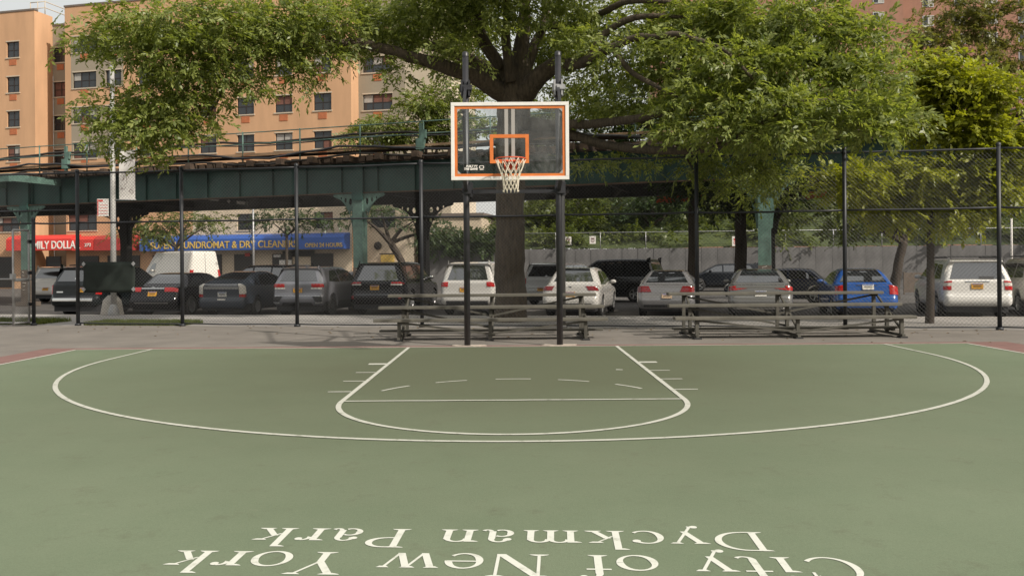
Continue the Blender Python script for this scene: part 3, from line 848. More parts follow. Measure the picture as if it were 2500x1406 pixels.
# ================================================================== BLEACHERS
def bleacher(label, px0, px1, frames_px, th):
    y0 = 16.45
    p0, p1 = at(px0, 700, y0), at(px1, 700, y0)
    xm = (p0.x + p1.x) / 2; hw = (p1.x - p0.x) / 2
    t = thing("bleacher", label, "bleacher", (xm, y0, 0), math.radians(th), "low three-row bleachers between court and fence")
    me = None
    for k, (y, z, ww) in enumerate(((0.0, 0.43, hw), (0.62, 0.645, hw), (1.24, 0.86, hw - 0.1))):
        mb = MB(); mb.box(-ww, ww, y - 0.125, y + 0.125, z - 0.06, z)
        bevel(mb.build("seat_plank", M_bleach, t), 0.008)
    for y, z in ((0.40, 0.19),):
        mb = MB(); mb.box(-hw + 0.05, hw - 0.05, y - 0.12, y + 0.12, z - 0.04, z)
        bevel(mb.build("foot_plank", M_bleach2, t), 0.008)
    fx = [at(p, 700, y0).x - xm for p in frames_px]
    for x in fx:
        mb = MB()
        mb.box(x - 0.03, x + 0.03, -0.12, 1.40, 0.03, 0.075)
        for y, z in ((-0.02, 0.385), (0.62, 0.60), (1.24, 0.815)): mb.box(x - 0.032, x + 0.032, y - 0.032, y + 0.032, 0.075, z)
        mb.bar((x + 0.045, 0.0, 0.10), (x + 0.045, 1.22, 0.80), 0.03, 0.04)
        for y, z in ((0.40, 0.15),): mb.box(x - 0.025, x + 0.025, y - 0.10, y + 0.30, z - 0.045, z)
        mb.build("frame", M_bleach2, t)
        for y in (-0.05, 1.30):
            mb = MB(); mb.box(x - 0.07, x + 0.07, y - 0.09, y + 0.09, 0.0, 0.03); mb.build("foot", M_shoe, t)
    for a, b in zip(fx[:-1], fx[1:]):
        flip = a == fx[0]
        for y, za, zb in ((-0.055, 0.36, 0.13), (1.28, 0.78, 0.40), (0.66, 0.56, 0.20)):
            if y == 0.66 and not flip: continue
            p0_, p1_ = ((a, y, za), (b, y, zb)) if flip else ((a, y, zb), (b, y, za))
            mb = MB(); mb.bar(p0_, p1_, 0.012, 0.04); mb.build("brace", M_bleach2, t)
    return t
bleacher("three-row olive grey bleacher behind the hoop posts", 913, 1482, (974, 1196, 1429), 0)
bleacher("three-row olive grey bleacher in front of the blue sedan", 1645, 2232, (1700, 1946, 2199), 0)

# ================================================================== CARS
class Car:
    def __init__(s, kind, L, Wd, H, color, label, name, cat, loc, heading, wheel_r=0.33, R=0.13, group="cars parked in the lot beyond the fence", alloy=M_alloy, rough=0.22, metal=0.3, tumble=0.16, outline=None):
        s.kind, s.L, s.w, s.H = kind, L, Wd / 2, H
        s.paint = mat("car_paint_%s" % "_".join("%02d" % int(c * 99) for c in color), color, rough, metal=(0.35 if 0.15 < max(color) < 0.40 and max(color) - min(color) < .1 else 0.0), coat=(0.55 if max(color) < .03 else 0.8), spec=(0.15 if max(color) < .12 else 0.4))
        s.root = thing(name, label, cat, loc, -heading, group)
        h = H
        if outline: O = outline
        elif kind == 'sedan':
            O = [(0.12, .26), (0.04, .32), (0.0, .50), (0.02, .62), (0.05, .68), (0.09, .80), (0.12, .95), (0.17, 1.0), (0.45, 1.02), (0.66, 1.04), (1.07, h - .09), (1.40, h - .02), (1.95, h), (2.45, h - .03), (2.7, h - .10), (3.35, 1.02), (3.6, .97), (4.2, .88), (4.55, .76), (4.66, .55), (4.66, .40), (4.55, .26)]
        elif kind == 'lift':
            O = [(0.12, .26), (0.03, .32), (0.0, .48), (0.02, .60), (0.06, .64), (0.06, .84), (0.05, 1.03), (0.12, 1.09), (0.50, 1.19), (1.2, h - .10), (1.75, h - .01), (2.05, h), (2.4, h - .02), (2.7, h - .1), (3.6, 1.0), (3.8, .95), (4.2, .85), (4.45, .72), (4.5, .5), (4.48, .36), (4.4, .26)]
        elif kind == 'suv':
            O = [(0.14, .36), (0.05, .40), (0.0, .52), (0.01, .66), (0.06, .73), (0.08, .92), (0.09, 1.08), (0.13, 1.15), (0.34, h - .13), (0.28, h - .075), (0.32, h - .045), (0.75, h - .01), (1.6, h), (2.4, h - .02), (2.75, h - .1), (3.5, 1.14), (3.7, 1.08), (4.2, 1.0), (4.5, .86), (4.6, .62), (4.6, .45), (4.5, .36)]
        else:  # van
            O = [(0.10, .40), (0.0, .46), (0.0, .62), (0.03, .75), (0.03, 1.2), (0.06, 1.7), (0.12, h - .12), (0.22, h - .03), (0.5, h), (2.5, h), (3.6, h - .04), (3.9, h - .12), (4.7, 1.3), (4.85, 1.18), (5.3, 1.0), (5.5, .82), (5.55, .6), (5.55, .45), (5.45, .38)]
        k = L / max(p[0] for p in O)
        s.O = [(y * k, z) for y, z in O]
        s.n = 6
        D = catmull(s.O, s.n)
        s.D = np.array(D)
        T = np.gradient(s.D, axis=0); T /= np.linalg.norm(T, axis=1)[:, None]
        s.N = np.stack([-T[:, 1], T[:, 0]], 1)      # outward (outline runs rear-bottom, up, over, down the nose)
        s.R = R + (.03 if kind in ('sedan', 'lift') else 0); s.tumble = {'sedan': .29, 'lift': .28}.get(kind, tumble + .05)
        s.belt = {'sedan': 0.95, 'lift': 1.0, 'suv': 1.08, 'van': 1.15}[kind]
        s.wr = wheel_r
        s.yr, s.yf = (0.95 * k, L - 0.92 * k)
        if kind == 'suv': s.yr, s.yf = 0.92 * k, L - 0.92 * k
        s.shell()
    def W(s, y, z):
        w = s.w
        e = max(0.0, (0.5 - y) / 0.5) ** 2 * 0.06 + max(0.0, (y - (s.L - 0.7)) / 0.7) ** 2 * 0.16
        w -= e
        if z < 0.55: w -= (0.55 - z) ** 2 * 0.35
        if z > s.belt: w -= s.tumble * (z - s.belt) / max(0.2, s.H - s.belt) + 0.015
        else: w -= 0.015 * max(0, (z - s.belt + 0.2)) / 0.2
        return w
    def outl(s, c):
        x = min(max(c * s.n, 0), len(s.D) - 1.001); i = int(x); t = x - i
        return s.D[i] * (1 - t) + s.D[i + 1] * t, s.N[i] * (1 - t) + s.N[i + 1] * t
    def S(s, c, u, off=0.0):
        p, nr = s.outl(c)
        k = s.R / s.w
        q = max(0.0, (abs(u) - (1 - k)) / k)
        r = s.R * (1 - math.sqrt(max(0.0, 1 - q * q)))
        p = p - nr * (r - off)
        x = u * (s.W(p[0], p[1]) + (off if q > 0.7 else 0))
        return Vector((x, p[0], p[1]))
    def shell(s):
        us = [0, .2, .45, .7, .82, .88, .91, .935, .955, .97, .982, .991, .997, 1.0]
        us = [-u for u in us[::-1][:-1]] + us
        cs = [i / s.n for i in range(len(s.D))]
        P = [[s.S(c, u) for u in us] for c in cs]
        mb = MB(); mb.grid(P, flip=True)
        ins = np.array([[s.S(c, 1.0).y, s.S(c, 1.0).z] for c in cs])
        zb = min(s.O[0][1], s.O[-1][1])
        loop = np.vstack([ins, ins[:1]])
        def span(y):
            zs = []
            for a, b in zip(loop[:-1], loop[1:]):
                if (a[0] - y) * (b[0] - y) <= 0 and abs(a[0] - b[0]) > 1e-9: zs.append(a[1] + (b[1] - a[1]) * (y - a[0]) / (b[0] - a[0]))
            return (min(zs), max(zs)) if zs else (None, None)
        y0, y1 = ins[:, 0].min() + 1e-4, ins[:, 0].max() - 1e-4
        ys = sorted(set([y0 + (y1 - y0) * i / 60 for i in range(61)] + [yc + s.wr * 1.16 * math.cos(PI * j / 14) for yc in (s.yr, s.yf) for j in range(15)]))
        s.lo = {}
        rows = []
        for y in ys:
            lo, hi = span(y)
            if lo is None: continue
            lo2 = min(lo, zb) if (y > s.yr and y < s.yf) else lo
            if s.yr < y < s.yf: lo2 = zb - 0.03
            for yc in (s.yr, s.yf):
                dd = s.wr * 1.16
                if abs(y - yc) < dd: lo2 = max(lo2, min(hi - 0.05, s.wr + math.sqrt(dd * dd - (y - yc) ** 2)))
            rows.append([(y, lo2 + (hi - lo2) * j / 12) for j in range(13)])
        for sg in (1, -1):
            G = [[(sg * s.W(y, z), y, z) for y, z in r] for r in rows]
            mb.grid(G, flip=(sg < 0))
            # lip turned in under the sill and round the arches
            mb.grid([[(sg * s.W(*r[0]), *r[0]), (sg * (s.W(*r[0]) - 0.10), r[0][0], r[0][1] + 0.004)] for r in rows], flip=(sg > 0))
        s.body = mb.build("body", s.paint, s.root, clean=True)
        mb = MB(); mb.box(-s.w + .13, s.w - .13, 0.16, s.L - 0.25, 0.20, 0.50)
        mb.build("underbody", M_dplast, s.root)
    def patch(s, name, m, c0, c1, u0, u1, off=0.006, u2=None, u3=None, nu=10, nc=8, shape=None, parent=None):
        """panel on the rear/top shell between outline controls c0-c1; u0,u1 at c0 and u2,u3 at c1"""
        u2 = u0 if u2 is None else u2; u3 = u1 if u3 is None else u3
        P = []
        for j in range(nc + 1):
            t = j / nc; a = u0 + (u2 - u0) * t; b = u1 + (u3 - u1) * t
            if shape: a, b = shape(a, b, t)
            P.append([s.S(c0 + (c1 - c0) * t, a + (b - a) * i / nu, off) for i in range(nu + 1)])
        mb = MB(); mb.grid(P, flip=True)
        edge = [P[0][i] for i in range(nu + 1)] + [P[j][nu] for j in range(1, nc + 1)] + [P[nc][i] for i in range(nu - 1, -1, -1)] + [P[j][0] for j in range(nc - 1, -1, -1)]
        ctr = sum((Vector(p) for p in edge), Vector()) / len(edge)
        inn = []
        for p in edge:
            q = Vector(p); inn.append(q + Vector((0 if abs(q.x) < s.w * .9 else -math.copysign(off + .01, q.x), off + 0.012, -0.004)))
        mb.grid([edge, inn])
        return mb.build(name, m, parent or s.root)
    def side(s, name, m, poly, off=0.007, sides=(1, -1)):
        for sg in sides:
            mb = MB(); n = len(poly)
            # fan of narrow strips so that the pane follows the body
            ys = [p[0] for p in poly]; y0, y1 = min(ys), max(ys)
            def span(y):
                zs = []
                for i in range(n):
                    a, b = poly[i], poly[(i + 1) % n]
                    if (a[0] - y) * (b[0] - y) <= 0 and abs(a[0] - b[0]) > 1e-9: zs.append(a[1] + (b[1] - a[1]) * (y - a[0]) / (b[0] - a[0]))
                return min(zs), max(zs)
            G = []
            for i in range(15):
                y = y0 + 1e-4 + (y1 - y0 - 2e-4) * i / 14; a, b = span(y)
                G.append([(sg * (s.W(y, a + (b - a) * j / 6) + off), y, a + (b - a) * j / 6) for j in range(7)])
            mb.grid(G, flip=(sg < 0))
            mb.build(name, m, s.root)
    def wheels(s, rim=M_alloy, spokes=7, width=0.21):
        r = s.wr
        for sg in (-1, 1):
            for y in (s.yr, s.yf):
                w = thing_part("wheel", s.root, (sg * (s.w - 0.125), y, r))
                mb = MB(); hw = width / 2
                mb.lathe([(r * .62, -hw), (r * .93, -hw), (r * .985, -hw * .8), (r, -hw * .4), (r, hw * .4), (r * .985, hw * .8), (r * .93, hw), (r * .62, hw)], 32, 'X')
                mb.build("tyre", M_tyre, w)
                mb = MB(); f = sg * hw
                mb.lathe([(r * .645, f * .98), (r * .60, f * .98), (r * .57, f * .55), (r * .56, -f * .6)], 28, 'X')
                mb.lathe([(0.001, f * .85), (r * .13, f * .82), (r * .16, f * .6)], 16, 'X')
                for k in range(spokes):
                    a = 2 * PI * k / spokes
                    ca, sa = math.cos(a), math.sin(a)
                    mb.bar((f * .72, r * .1 * ca, r * .1 * sa), (f * .86, r * .6 * ca, r * .6 * sa), r * .13, r * .13, up=(1, 0, 0))
                mb.build("rim", rim, w)
                mb = MB(); mb.lathe([(0.001, f * .1), (r * .56, f * .1)], 20, 'X'); mb.build("brake_disc", M_dplast, w)
    def mirrors(s, y, z, m=None):
        for sg in (-1, 1):
            mb = MB(); x = sg * (s.W(y, z) + 0.11)
            mb.lathe([(0.001, -0.055), (0.05, -0.05), (0.085, -0.01), (0.085, 0.04), (0.06, 0.09), (0.001, 0.11)], 14, 'Y', (0, 0, 0))
            mb.v = [(x + a * 1.25, y + b, z + c * .8) for a, b, c in mb.v]
            mb.box(min(x, sg * s.W(y, z)) , max(x, sg * s.W(y, z)), y, y + .04, z - .04, z - .01)
            mb.build("side_mirror", m or s.paint, s.root)
    def plate(s, c, m, u=0.0, w=0.31, h=0.155, frame=None):
        p, nr = s.outl(c); q = s.S(c, u, 0.016)
        tilt = math.atan2(nr[1], -nr[0])
        mb = MB(); mb.box(-w / 2, w / 2, -0.006, 0.006, -h / 2, h / 2)
        mb.box(-w / 2 + .05, w / 2 - .05, -0.009, -0.006, -h * .20, h * .22, 1)
        mb.box(-w / 2 + .02, w / 2 - .02, -0.009, -0.006, h * .32, h * .44, 2)
        o = mb.build("licence_plate", [m, mat("plate_ink_" + m.name, tuple(c * .45 for c in m.node_tree.nodes["Principled BSDF"].inputs[0].default_value[:3]), .6), M_blue], s.root)
        o.location = q; o.rotation_euler = (-tilt, 0, 0)
    def nose(s):
        n = len(s.O) - 1
        for u0, u1 in ((-.96, -.62), (.62, .96)):
            s.patch("headlight", M_clear, n - 3.6, n - 2.7, u0, u1, 0.008)
        s.patch("grille", M_dplast, n - 2.6, n - 1.8, -.5, .5, 0.008)

def thing_part(name, parent, loc):
    # a wheel is tyre, rim and brake disc round a small hub mesh
    mb = MB(); mb.lathe([(0.001, -0.05), (0.05, -0.05), (0.05, 0.05), (0.001, 0.05)], 12, 'X')
    o = mb.build(name, M_dplast, parent); o.location = loc
    return o

def place(px0, px1, d):
    p = at((px0 + px1) / 2, HY, d); return (p.x, p.y, STREET)
H10, H14 = math.radians(10), math.radians(14)

# dark station wagon behind the banner
c = Car('suv', 4.85, 1.86, 1.70, (0.008, 0.011, 0.012), "dark green four-wheel-drive with chrome rear step behind the green banner", "parked_suv", "car", place(116, 236, 28.2), H10, 0.36, R=0.17)
c.patch("rear_window", M_cglass, 7.15, 8.0, -.80, .80, .008, -.74, .74); c.plate(5.0, M_plate_y, 0.30)
c.patch("bumper_trim", M_chrome, 2.2, 2.9, -.85, .85, .014); c.patch("bumper", M_dplast, 2.95, 3.9, -.97, .97, .012)
for u in ((-1.0, -.90), (.90, 1.0)): c.patch("tail_light", M_tail, 4.3, 6.3, *u, .012)
c.patch("badge", M_chrome, 4.55, 4.75, -.72, -.45, .012); c.patch("wiper", M_chrome, 7.3, 7.42, -.05, .16, .016)
c.side("side_window", M_cglass, [(0.55, 1.13), (1.35, 1.13), (1.35, 1.56), (0.8, 1.56)]); c.side("side_window", M_cglass, [(1.43, 1.13), (2.3, 1.13), (2.3, 1.58), (1.43, 1.58)]); c.side("side_window", M_cglass, [(2.38, 1.13), (3.45, 1.13), (2.75, 1.55), (2.38, 1.57)])
c.wheels(M_alloy, 5); c.mirrors(3.2, 1.16); c.nose()
mb = MB()
for sx in (-.62, .62): mb.bar((sx, 0.7, 1.74), (sx, 2.5, 1.75), .035)
for y in (0.9, 2.2): mb.bar((-.62, y, 1.755), (.62, y, 1.755), .04, .025)
mb.build("roof_rack", M_dplast, c.root)

# black sedan
c = Car('sedan', 4.85, 1.82, 1.46, (0.005, 0.005, 0.007), "glossy black sedan with a chrome bar between wide red tail lights", "parked_sedan", "car", place(306, 430, 28.0), H10, 0.33)
c.patch("rear_window", M_cglass, 9.2, 10.9, -.78, .78, .008, -.70, .70)
for u in ((-.98, -.50), (.50, .98)): c.patch("tail_light", M_tail, 5.3, 6.5, *u, .012)
c.patch("chrome_strip", M_chrome, 5.9, 6.25, -.48, .48, .014); c.plate(4.8, M_plate_y, 0.0)
c.patch("bumper_trim", M_chrome, 1.75, 1.95, -.72, .72, .012); c.patch("badge", M_chrome, 6.45, 6.75, -.05, .05, .012)
c.side("side_window", M_cglass, [(0.85, 1.02), (1.9, 1.0), (1.9, 1.38), (1.45, 1.36)]); c.side("side_window", M_cglass, [(2.0, 1.0), (3.25, 1.0), (2.7, 1.34), (2.0, 1.38)])
c.side("chrome_strip", M_chrome, [(0.80, 0.985), (3.25, 0.97), (3.25, 0.985), (0.80, 1.0)])
c.wheels(M_alloy, 10); c.mirrors(3.1, 1.05); c.nose()

# grey liftback hybrid
c = Car('lift', 4.48, 1.76, 1.49, (0.050, 0.060, 0.078), "slate grey liftback with tall clear tail lights and a split rear window", "parked_liftback", "car", place(478, 596, 28.1), H10, 0.31)
c.patch("rear_window", M_cglass, 8.15, 9.95, -.76, .76, .008, -.66, .66); c.patch("lower_window", M_cglass, 5.9, 6.85, -.74, .74, .008)
c.patch("hatch_trim", M_alloy, 5.35, 5.75, -.74, .74, .012); c.plate(4.55, M_plate_w, 0.05)
for u in ((-.99, -.78), (.78, .99)): c.patch("tail_light", M_clear, 4.6, 6.95, *u, .012); c.patch("brake_light", M_tail, 4.1, 4.55, *u, .011)
c.patch("bumper_step", mat("grey_bumper", (0.17, 0.18, 0.20), .4), 3.2, 3.5, -.95, .95, .012); c.patch("badge", M_clear, 2.5, 2.9, -.12, .20, .010, -.15, .23)
c.side("side_window", M_cglass, [(0.75, 1.06), (1.05, 1.06), (1.05, 1.26)]); c.side("side_window", M_cglass, [(1.15, 1.04), (2.05, 1.04), (2.05, 1.41), (1.35, 1.36)]); c.side("side_window", M_cglass, [(2.13, 1.04), (3.4, 1.03), (2.65, 1.36), (2.13, 1.41)])
c.wheels(M_alloy, 10); c.mirrors(3.1, 1.08); c.nose()

# silver crossover
c = Car('suv', 4.37, 1.81, 1.64, (0.24, 0.24, 0.265), "silver crossover with a sharp-edged bumper and red tail lights", "parked_crossover", "car", place(657, 792, 27.6), H10, 0.34, tumble=.20)
c.patch("rear_window", M_cglass, 7.05, 8.1, -.80, .80, .008, -.70, .70); c.plate(4.75, M_plate_y, 0.0)
for u, i in (((-.99, -.55), 0), ((.55, .99), 0)):
    c.patch("tail_light", M_tail, 5.3, 6.05, *u, .013); c.patch("reversing_light", M_clear, 4.95, 5.22, u[0] * .95, u[1] * .95, .012)
for sg in (-1, 1):
    a, b = sorted((sg * .60, sg * .96)); a2, b2 = sorted((sg * .74, sg * .97))
    c.patch("bumper_vent", M_dplast, 1.9, 3.1, a2, b2, .012, a, b)
    c.patch("bumper_trim", M_alloy, 1.45, 1.75, a2, b2, .014)
c.patch("bumper", M_dplast, 0.4, 1.7, -.70, .70, .012, -.58, .58); c.patch("bumper_trim", M_alloy, 3.2, 3.5, -.9, .9, .012)
c.side("side_window", M_cglass, [(0.62, 1.15), (1.5, 1.13), (1.5, 1.53), (0.95, 1.50)]); c.side("side_window", M_cglass, [(1.58, 1.13), (3.2, 1.12), (2.6, 1.5), (1.58, 1.54)])
c.side("sill_cladding", M_dplast, [(1.3, 0.34), (3.1, 0.34), (3.1, 0.5), (1.3, 0.5)])
c.wheels(M_dplast, 9); c.mirrors(3.0, 1.16); c.nose()
mb = MB(); mb.prism([(-.03, 0.75), (.03, 0.75), (.012, 1.0), (-.012, 1.0)], 1.62, 1.70); mb.build("roof_fin", c.paint, c.root)

# black suv with wide lights
c = Car('suv', 4.82, 1.94, 1.78, (0.006, 0.006, 0.008), "black SUV with bright red tail lights and a yellow plate", "parked_suv", "car", place(845, 990, 28.4), H10, 0.38, tumble=.20)
c.patch("rear_window", M_cglass, 7.0, 8.1, -.82, .82, .008, -.70, .70)
c.patch("spoiler", M_dplast, 8.2, 9.4, -.70, .70, .02); c.plate(5.0, M_plate_y, -.08)
for u in ((-.99, -.62), (.55, .99)):
    c.patch("tail_light", M_tail, 5.75, 6.7, *u, .013); c.patch("reversing_light", M_clear, 5.45, 5.7, u[0] * .96, u[1] * .96, .012)
c.patch("bumper_trim", mat("grey_bumper", (0.17, 0.18, 0.20), .4), 3.2, 3.4, -.8, .8, .012)
for u in ((-.95, -.86), (.86, .95)): c.patch("reflector", M_tail2, 2.2, 2.9, *u, .012)
c.side("side_window", M_cglass, [(0.6, 1.2), (1.5, 1.18), (1.5, 1.64), (0.85, 1.62)]); c.side("side_window", M_cglass, [(1.58, 1.18), (3.4, 1.18), (2.7, 1.62), (1.58, 1.66)])
c.wheels(M_alloy, 5); c.mirrors(3.2, 1.22, M_chrome); c.nose()

# white SUV beside the trunk
c = Car('suv', 4.5, 1.84, 1.76, (0.52, 0.50, 0.47), "white hatchback SUV parked between the black SUV and the oak trunk", "parked_suv", "car", place(1070, 1208, 27.4), H10, 0.34)
c.patch("rear_window", M_cglass, 7.05, 8.1, -.80, .80, .008, -.72, .72); c.plate(4.7, M_plate_y, -.10)
for u in ((-.99, -.74), (.74, .99)): c.patch("tail_light", M_tail, 5.2, 6.7, *u, .013)
c.patch("bumper", M_dplast, 0.5, 1.9, -.8, .8, .012)
c.side("side_window", M_cglass, [(0.6, 1.18), (1.5, 1.16), (1.5, 1.62), (0.85, 1.60)]); c.side("side_window", M_cglass, [(1.58, 1.16), (3.3, 1.16), (2.7, 1.6), (1.58, 1.64)])
c.wheels(M_alloy, 7); c.mirrors(3.1, 1.2); c.nose()

# white sedan behind the right hoop post
c = Car('sedan', 4.7, 1.82, 1.55, (0.50, 0.48, 0.45), "white sedan with dark red slanted tail lights behind a hoop post", "parked_sedan", "car", place(1314, 1466, 26.2), H14, 0.33)
c.patch("rear_window", M_cglass, 9.2, 10.9, -.78, .78, .008, -.70, .70)
for sg in (-1, 1):
    a, b = sorted((sg * .56, sg * .93)); a2, b2 = sorted((sg * .66, sg * .99))
    c.patch("tail_light", M_tail2, 5.3, 6.4, a2 if sg > 0 else a2, b2, .013, a, b)
c.patch("badge", M_chrome, 5.9, 6.3, -.05, .05, .012); c.plate(4.4, M_plate_y); c.patch("bumper_trim", M_dplast, 1.0, 1.7, -.8, .8, .012)
c.side("side_window", M_cglass, [(0.85, 1.02), (1.9, 1.0), (1.9, 1.45), (1.4, 1.42)]); c.side("side_window", M_cglass, [(2.0, 1.0), (3.25, 1.0), (2.7, 1.40), (2.0, 1.45)])
c.wheels(M_alloy, 7); c.mirrors(3.1, 1.06); c.nose()

# silver sedan
c = Car('sedan', 4.8, 1.79, 1.45, (0.25, 0.245, 0.25), "silver sedan with trapezoid dark red tail lights", "parked_sedan", "car", place(1552, 1696, 25.9), H14, 0.32)
c.patch("rear_window", M_cglass, 9.1, 10.9, -.80, .80, .008, -.70, .70)
for sg in (-1, 1):
    a, b = sorted((sg * .50, sg * .98)); a2, b2 = sorted((sg * .62, sg * .98))
    c.patch("tail_light", M_tail2, 4.9, 6.2, a, b, .013, a2, b2)
c.plate(3.6, M_plate_t, .05); c.patch("plate_recess", M_dplast, 1.1, 1.5, -.8, .8, .012)
c.side("side_window", M_cglass, [(0.85, 1.02), (1.9, 1.0), (1.9, 1.36), (1.45, 1.34)]); c.side("side_window", M_cglass, [(2.0, 1.0), (3.25, 1.0), (2.7, 1.32), (2.0, 1.36)])
c.wheels(M_alloy, 7); c.mirrors(3.1, 1.04); c.nose()

# grey sedan with swept lights
c = Car('sedan', 4.9, 1.86, 1.47, (0.20, 0.197, 0.192), "grey sedan with thin swept tail lights behind the bleacher", "parked_sedan", "car", place(1778, 1936, 24.9), H14, 0.34)
c.patch("rear_window", M_cglass, 9.1, 10.9, -.82, .82, .008, -.72, .72)
for sg in (-1, 1):
    a, b = sorted((sg * .42, sg * .99)); a2, b2 = sorted((sg * .80, sg * .99))
    c.patch("tail_light", M_tail, 5.35, 5.7, a2, b2, .013, a, b); c.patch("tail_light", M_tail, 5.75, 6.4, a2, b2, .013)
c.plate(4.6, M_plate_w, 0.0, .33, .17)
c.patch("bumper_trim", M_chrome, 1.3, 1.5, -.85, .85, .012); c.patch("bumper_trim", M_chrome, 0.9, 1.05, -.8, .8, .012)
c.side("side_window", M_cglass, [(0.85, 1.02), (1.9, 1.0), (1.9, 1.38), (1.4, 1.36)]); c.side("side_window", M_cglass, [(2.0, 1.0), (3.25, 1.0), (2.7, 1.34), (2.0, 1.38)])
c.wheels(M_alloy, 5); c.mirrors(3.1, 1.06); c.nose()

# blue sedan
c = Car('sedan', 4.5, 1.76, 1.46, (0.022, 0.085, 0.30), "bright blue sedan with upright red tail lights", "parked_sedan", "car", place(2040, 2194, 24.4), math.radians(13), 0.32)
c.patch("rear_window", M_cglass, 9.1, 10.9, -.82, .82, .008, -.72, .72)
for u in ((-.99, -.74), (.74, .99)): c.patch("tail_light", M_tail, 4.5, 6.6, *u, .013)
c.plate(5.9, M_plate_w, 0.05); c.patch("plate_recess", M_dplast, 6.35, 6.55, -.35, .35, .012); c.patch("bumper", M_dplast, 0.4, 1.2, -.9, .9, .012)
c.side("side_window", M_cglass, [(0.85, 1.02), (1.8, 1.0), (1.8, 1.37), (1.4, 1.35)]); c.side("side_window", M_cglass, [(1.9, 1.0), (3.1, 1.0), (2.6, 1.33), (1.9, 1.37)])
c.wheels(M_alloy, 7); c.mirrors(3.0, 1.05); c.nose()

# white suv
c = Car('suv', 4.7, 1.86, 1.72, (0.74, 0.72, 0.68), "white SUV with roof rack and chrome handle above a yellow plate", "parked_suv", "car", place(2303, 2475, 24.2), math.radians(15), 0.36)
c.patch("rear_window", M_cglass, 7.0, 8.15, -.84, .84, .008, -.76, .76); c.plate(5.15, M_plate_y, -.02)
c.patch("hatch_handle", M_chrome, 5.95, 6.25, -.36, .36, .020); c.patch("brake_light", M_tail2, 8.5, 8.75, -.16, .16, .012)
for u in ((-.99, -.78), (.78, .99)):
    c.patch("tail_light", M_tail, 4.6, 5.2, *u, .013); c.patch("indicator_light", M_clear, 5.2, 5.75, *u, .013); c.patch("tail_light", M_tail, 5.75, 6.45, u[0] * .985, u[1] * .985, .013)
c.patch("seam", M_dplast, 3.55, 3.62, -.72, .72, .004); c.patch("wiper", M_dplast, 7.0, 7.2, 0.05, .5, .018)
c.side("side_window", M_cglass, [(0.5, 1.16), (1.35, 1.14), (1.35, 1.58), (0.75, 1.57)]); c.side("side_window", M_cglass, [(1.45, 1.14), (2.3, 1.13), (2.3, 1.60), (1.45, 1.60)]); c.side("side_window", M_cglass, [(2.38, 1.13), (3.4, 1.13), (2.75, 1.55), (2.38, 1.59)])
c.wheels(M_alloy, 5); c.mirrors(3.2, 1.18); c.nose()
mb = MB()
for sx in (-.66, .66): mb.bar((sx, 0.7, 1.77), (sx, 2.6, 1.77), .035)
for y in (0.95, 2.2): mb.bar((-.70, y, 1.80), (.70, y, 1.80), .06, .03)
mb.build("roof_rack", M_dplast, c.root)

# white vehicle at the frame's edge
c = Car('suv', 4.7, 1.88, 1.75, (0.64, 0.61, 0.56), "white SUV half hidden by the last tall fence post", "parked_suv", "car", place(2512, 2676, 25.0), math.radians(15), 0.36)
c.patch("rear_window", M_cglass, 7.0, 8.15, -.84, .84, .008, -.76, .76); c.plate(5.1, M_plate_y)
for u in ((-.99, -.78), (.78, .99)): c.patch("tail_light", M_tail, 4.6, 6.45, *u, .013)
c.side("side_window", M_cglass, [(0.5, 1.16), (1.35, 1.14), (1.35, 1.58), (0.75, 1.57)]); c.side("side_window", M_cglass, [(1.45, 1.14), (3.4, 1.13), (2.75, 1.55), (1.45, 1.60)])
c.wheels(M_alloy, 5); c.mirrors(3.2, 1.18); c.nose()
mb = MB()
for sx in (-.66, .66): mb.bar((sx, 0.7, 1.80), (sx, 2.6, 1.80), .04)
mb.build("roof_rack", M_dplast, c.root)

# second row and the far kerb
def far_car(kind, L, Wd, H, col, label, name, px, d, head, tail=M_tail, **kw):
    p = at(px, HY, d)
    k = Car(kind, L, Wd, H, col, label, name, "van" if kind == 'van' else "car", (p.x, p.y, STREET), head, 0.35, group="cars parked further back in the street", **kw)
    lv = kind == 'van'
    if kind == 'sedan':
        k.patch("rear_window", M_cglass, 9.1, 10.9, -.8, .8, .008, -.7, .7); k.patch("windscreen", M_cglass, 13.1, 14.8, -.74, .74, .008, -.84, .84)
        k.side("side_window", M_cglass, [(0.85, 1.02), (1.9, 1.0), (1.9, H - .09), (1.4, H - .11)]); k.side("side_window", M_cglass, [(2.0, 1.0), (3.25, 1.0), (2.7, H - .13), (2.0, H - .09)])
    elif kind == 'suv':
        k.patch("rear_window", M_cglass, 7.05, 8.1, -.8, .8, .008, -.7, .7); k.patch("windscreen", M_cglass, 13.2, 14.85, -.74, .74, .008, -.84, .84)
        k.side("side_window", M_cglass, [(0.55, 1.16), (1.4, 1.14), (1.4, H - .12), (0.8, H - .13)]); k.side("side_window", M_cglass, [(1.48, 1.14), (2.3, 1.14), (2.3, H - .1), (1.48, H - .11)]); k.side("side_window", M_cglass, [(2.38, 1.14), (3.35, 1.14), (2.75, H - .16), (2.38, H - .12)])
    else:
        k.patch("windscreen", M_cglass, 11.3, 12.0, -.8, .8, .008, -.86, .86)
        k.side("side_window", M_cglass, [(3.75, 1.35), (4.60, 1.28), (4.1, 1.85), (3.75, 1.9)])
        k.patch("door_seam", M_dplast, 3.2, 6.0, -.012, .012, .004)
    for u in ((-.99, -.82), (.82, .99)): k.patch("tail_light", tail, (3.4 if lv else 4.8), (4.6 if lv else 6.3), *u, .013)
    k.plate(3.0, M_plate_y)
    k.wheels(M_alloy, 5); k.mirrors(L - 1.6 * L / 4.7, 1.2 if not lv else 1.45); k.nose()
    return k
R_ = math.radians
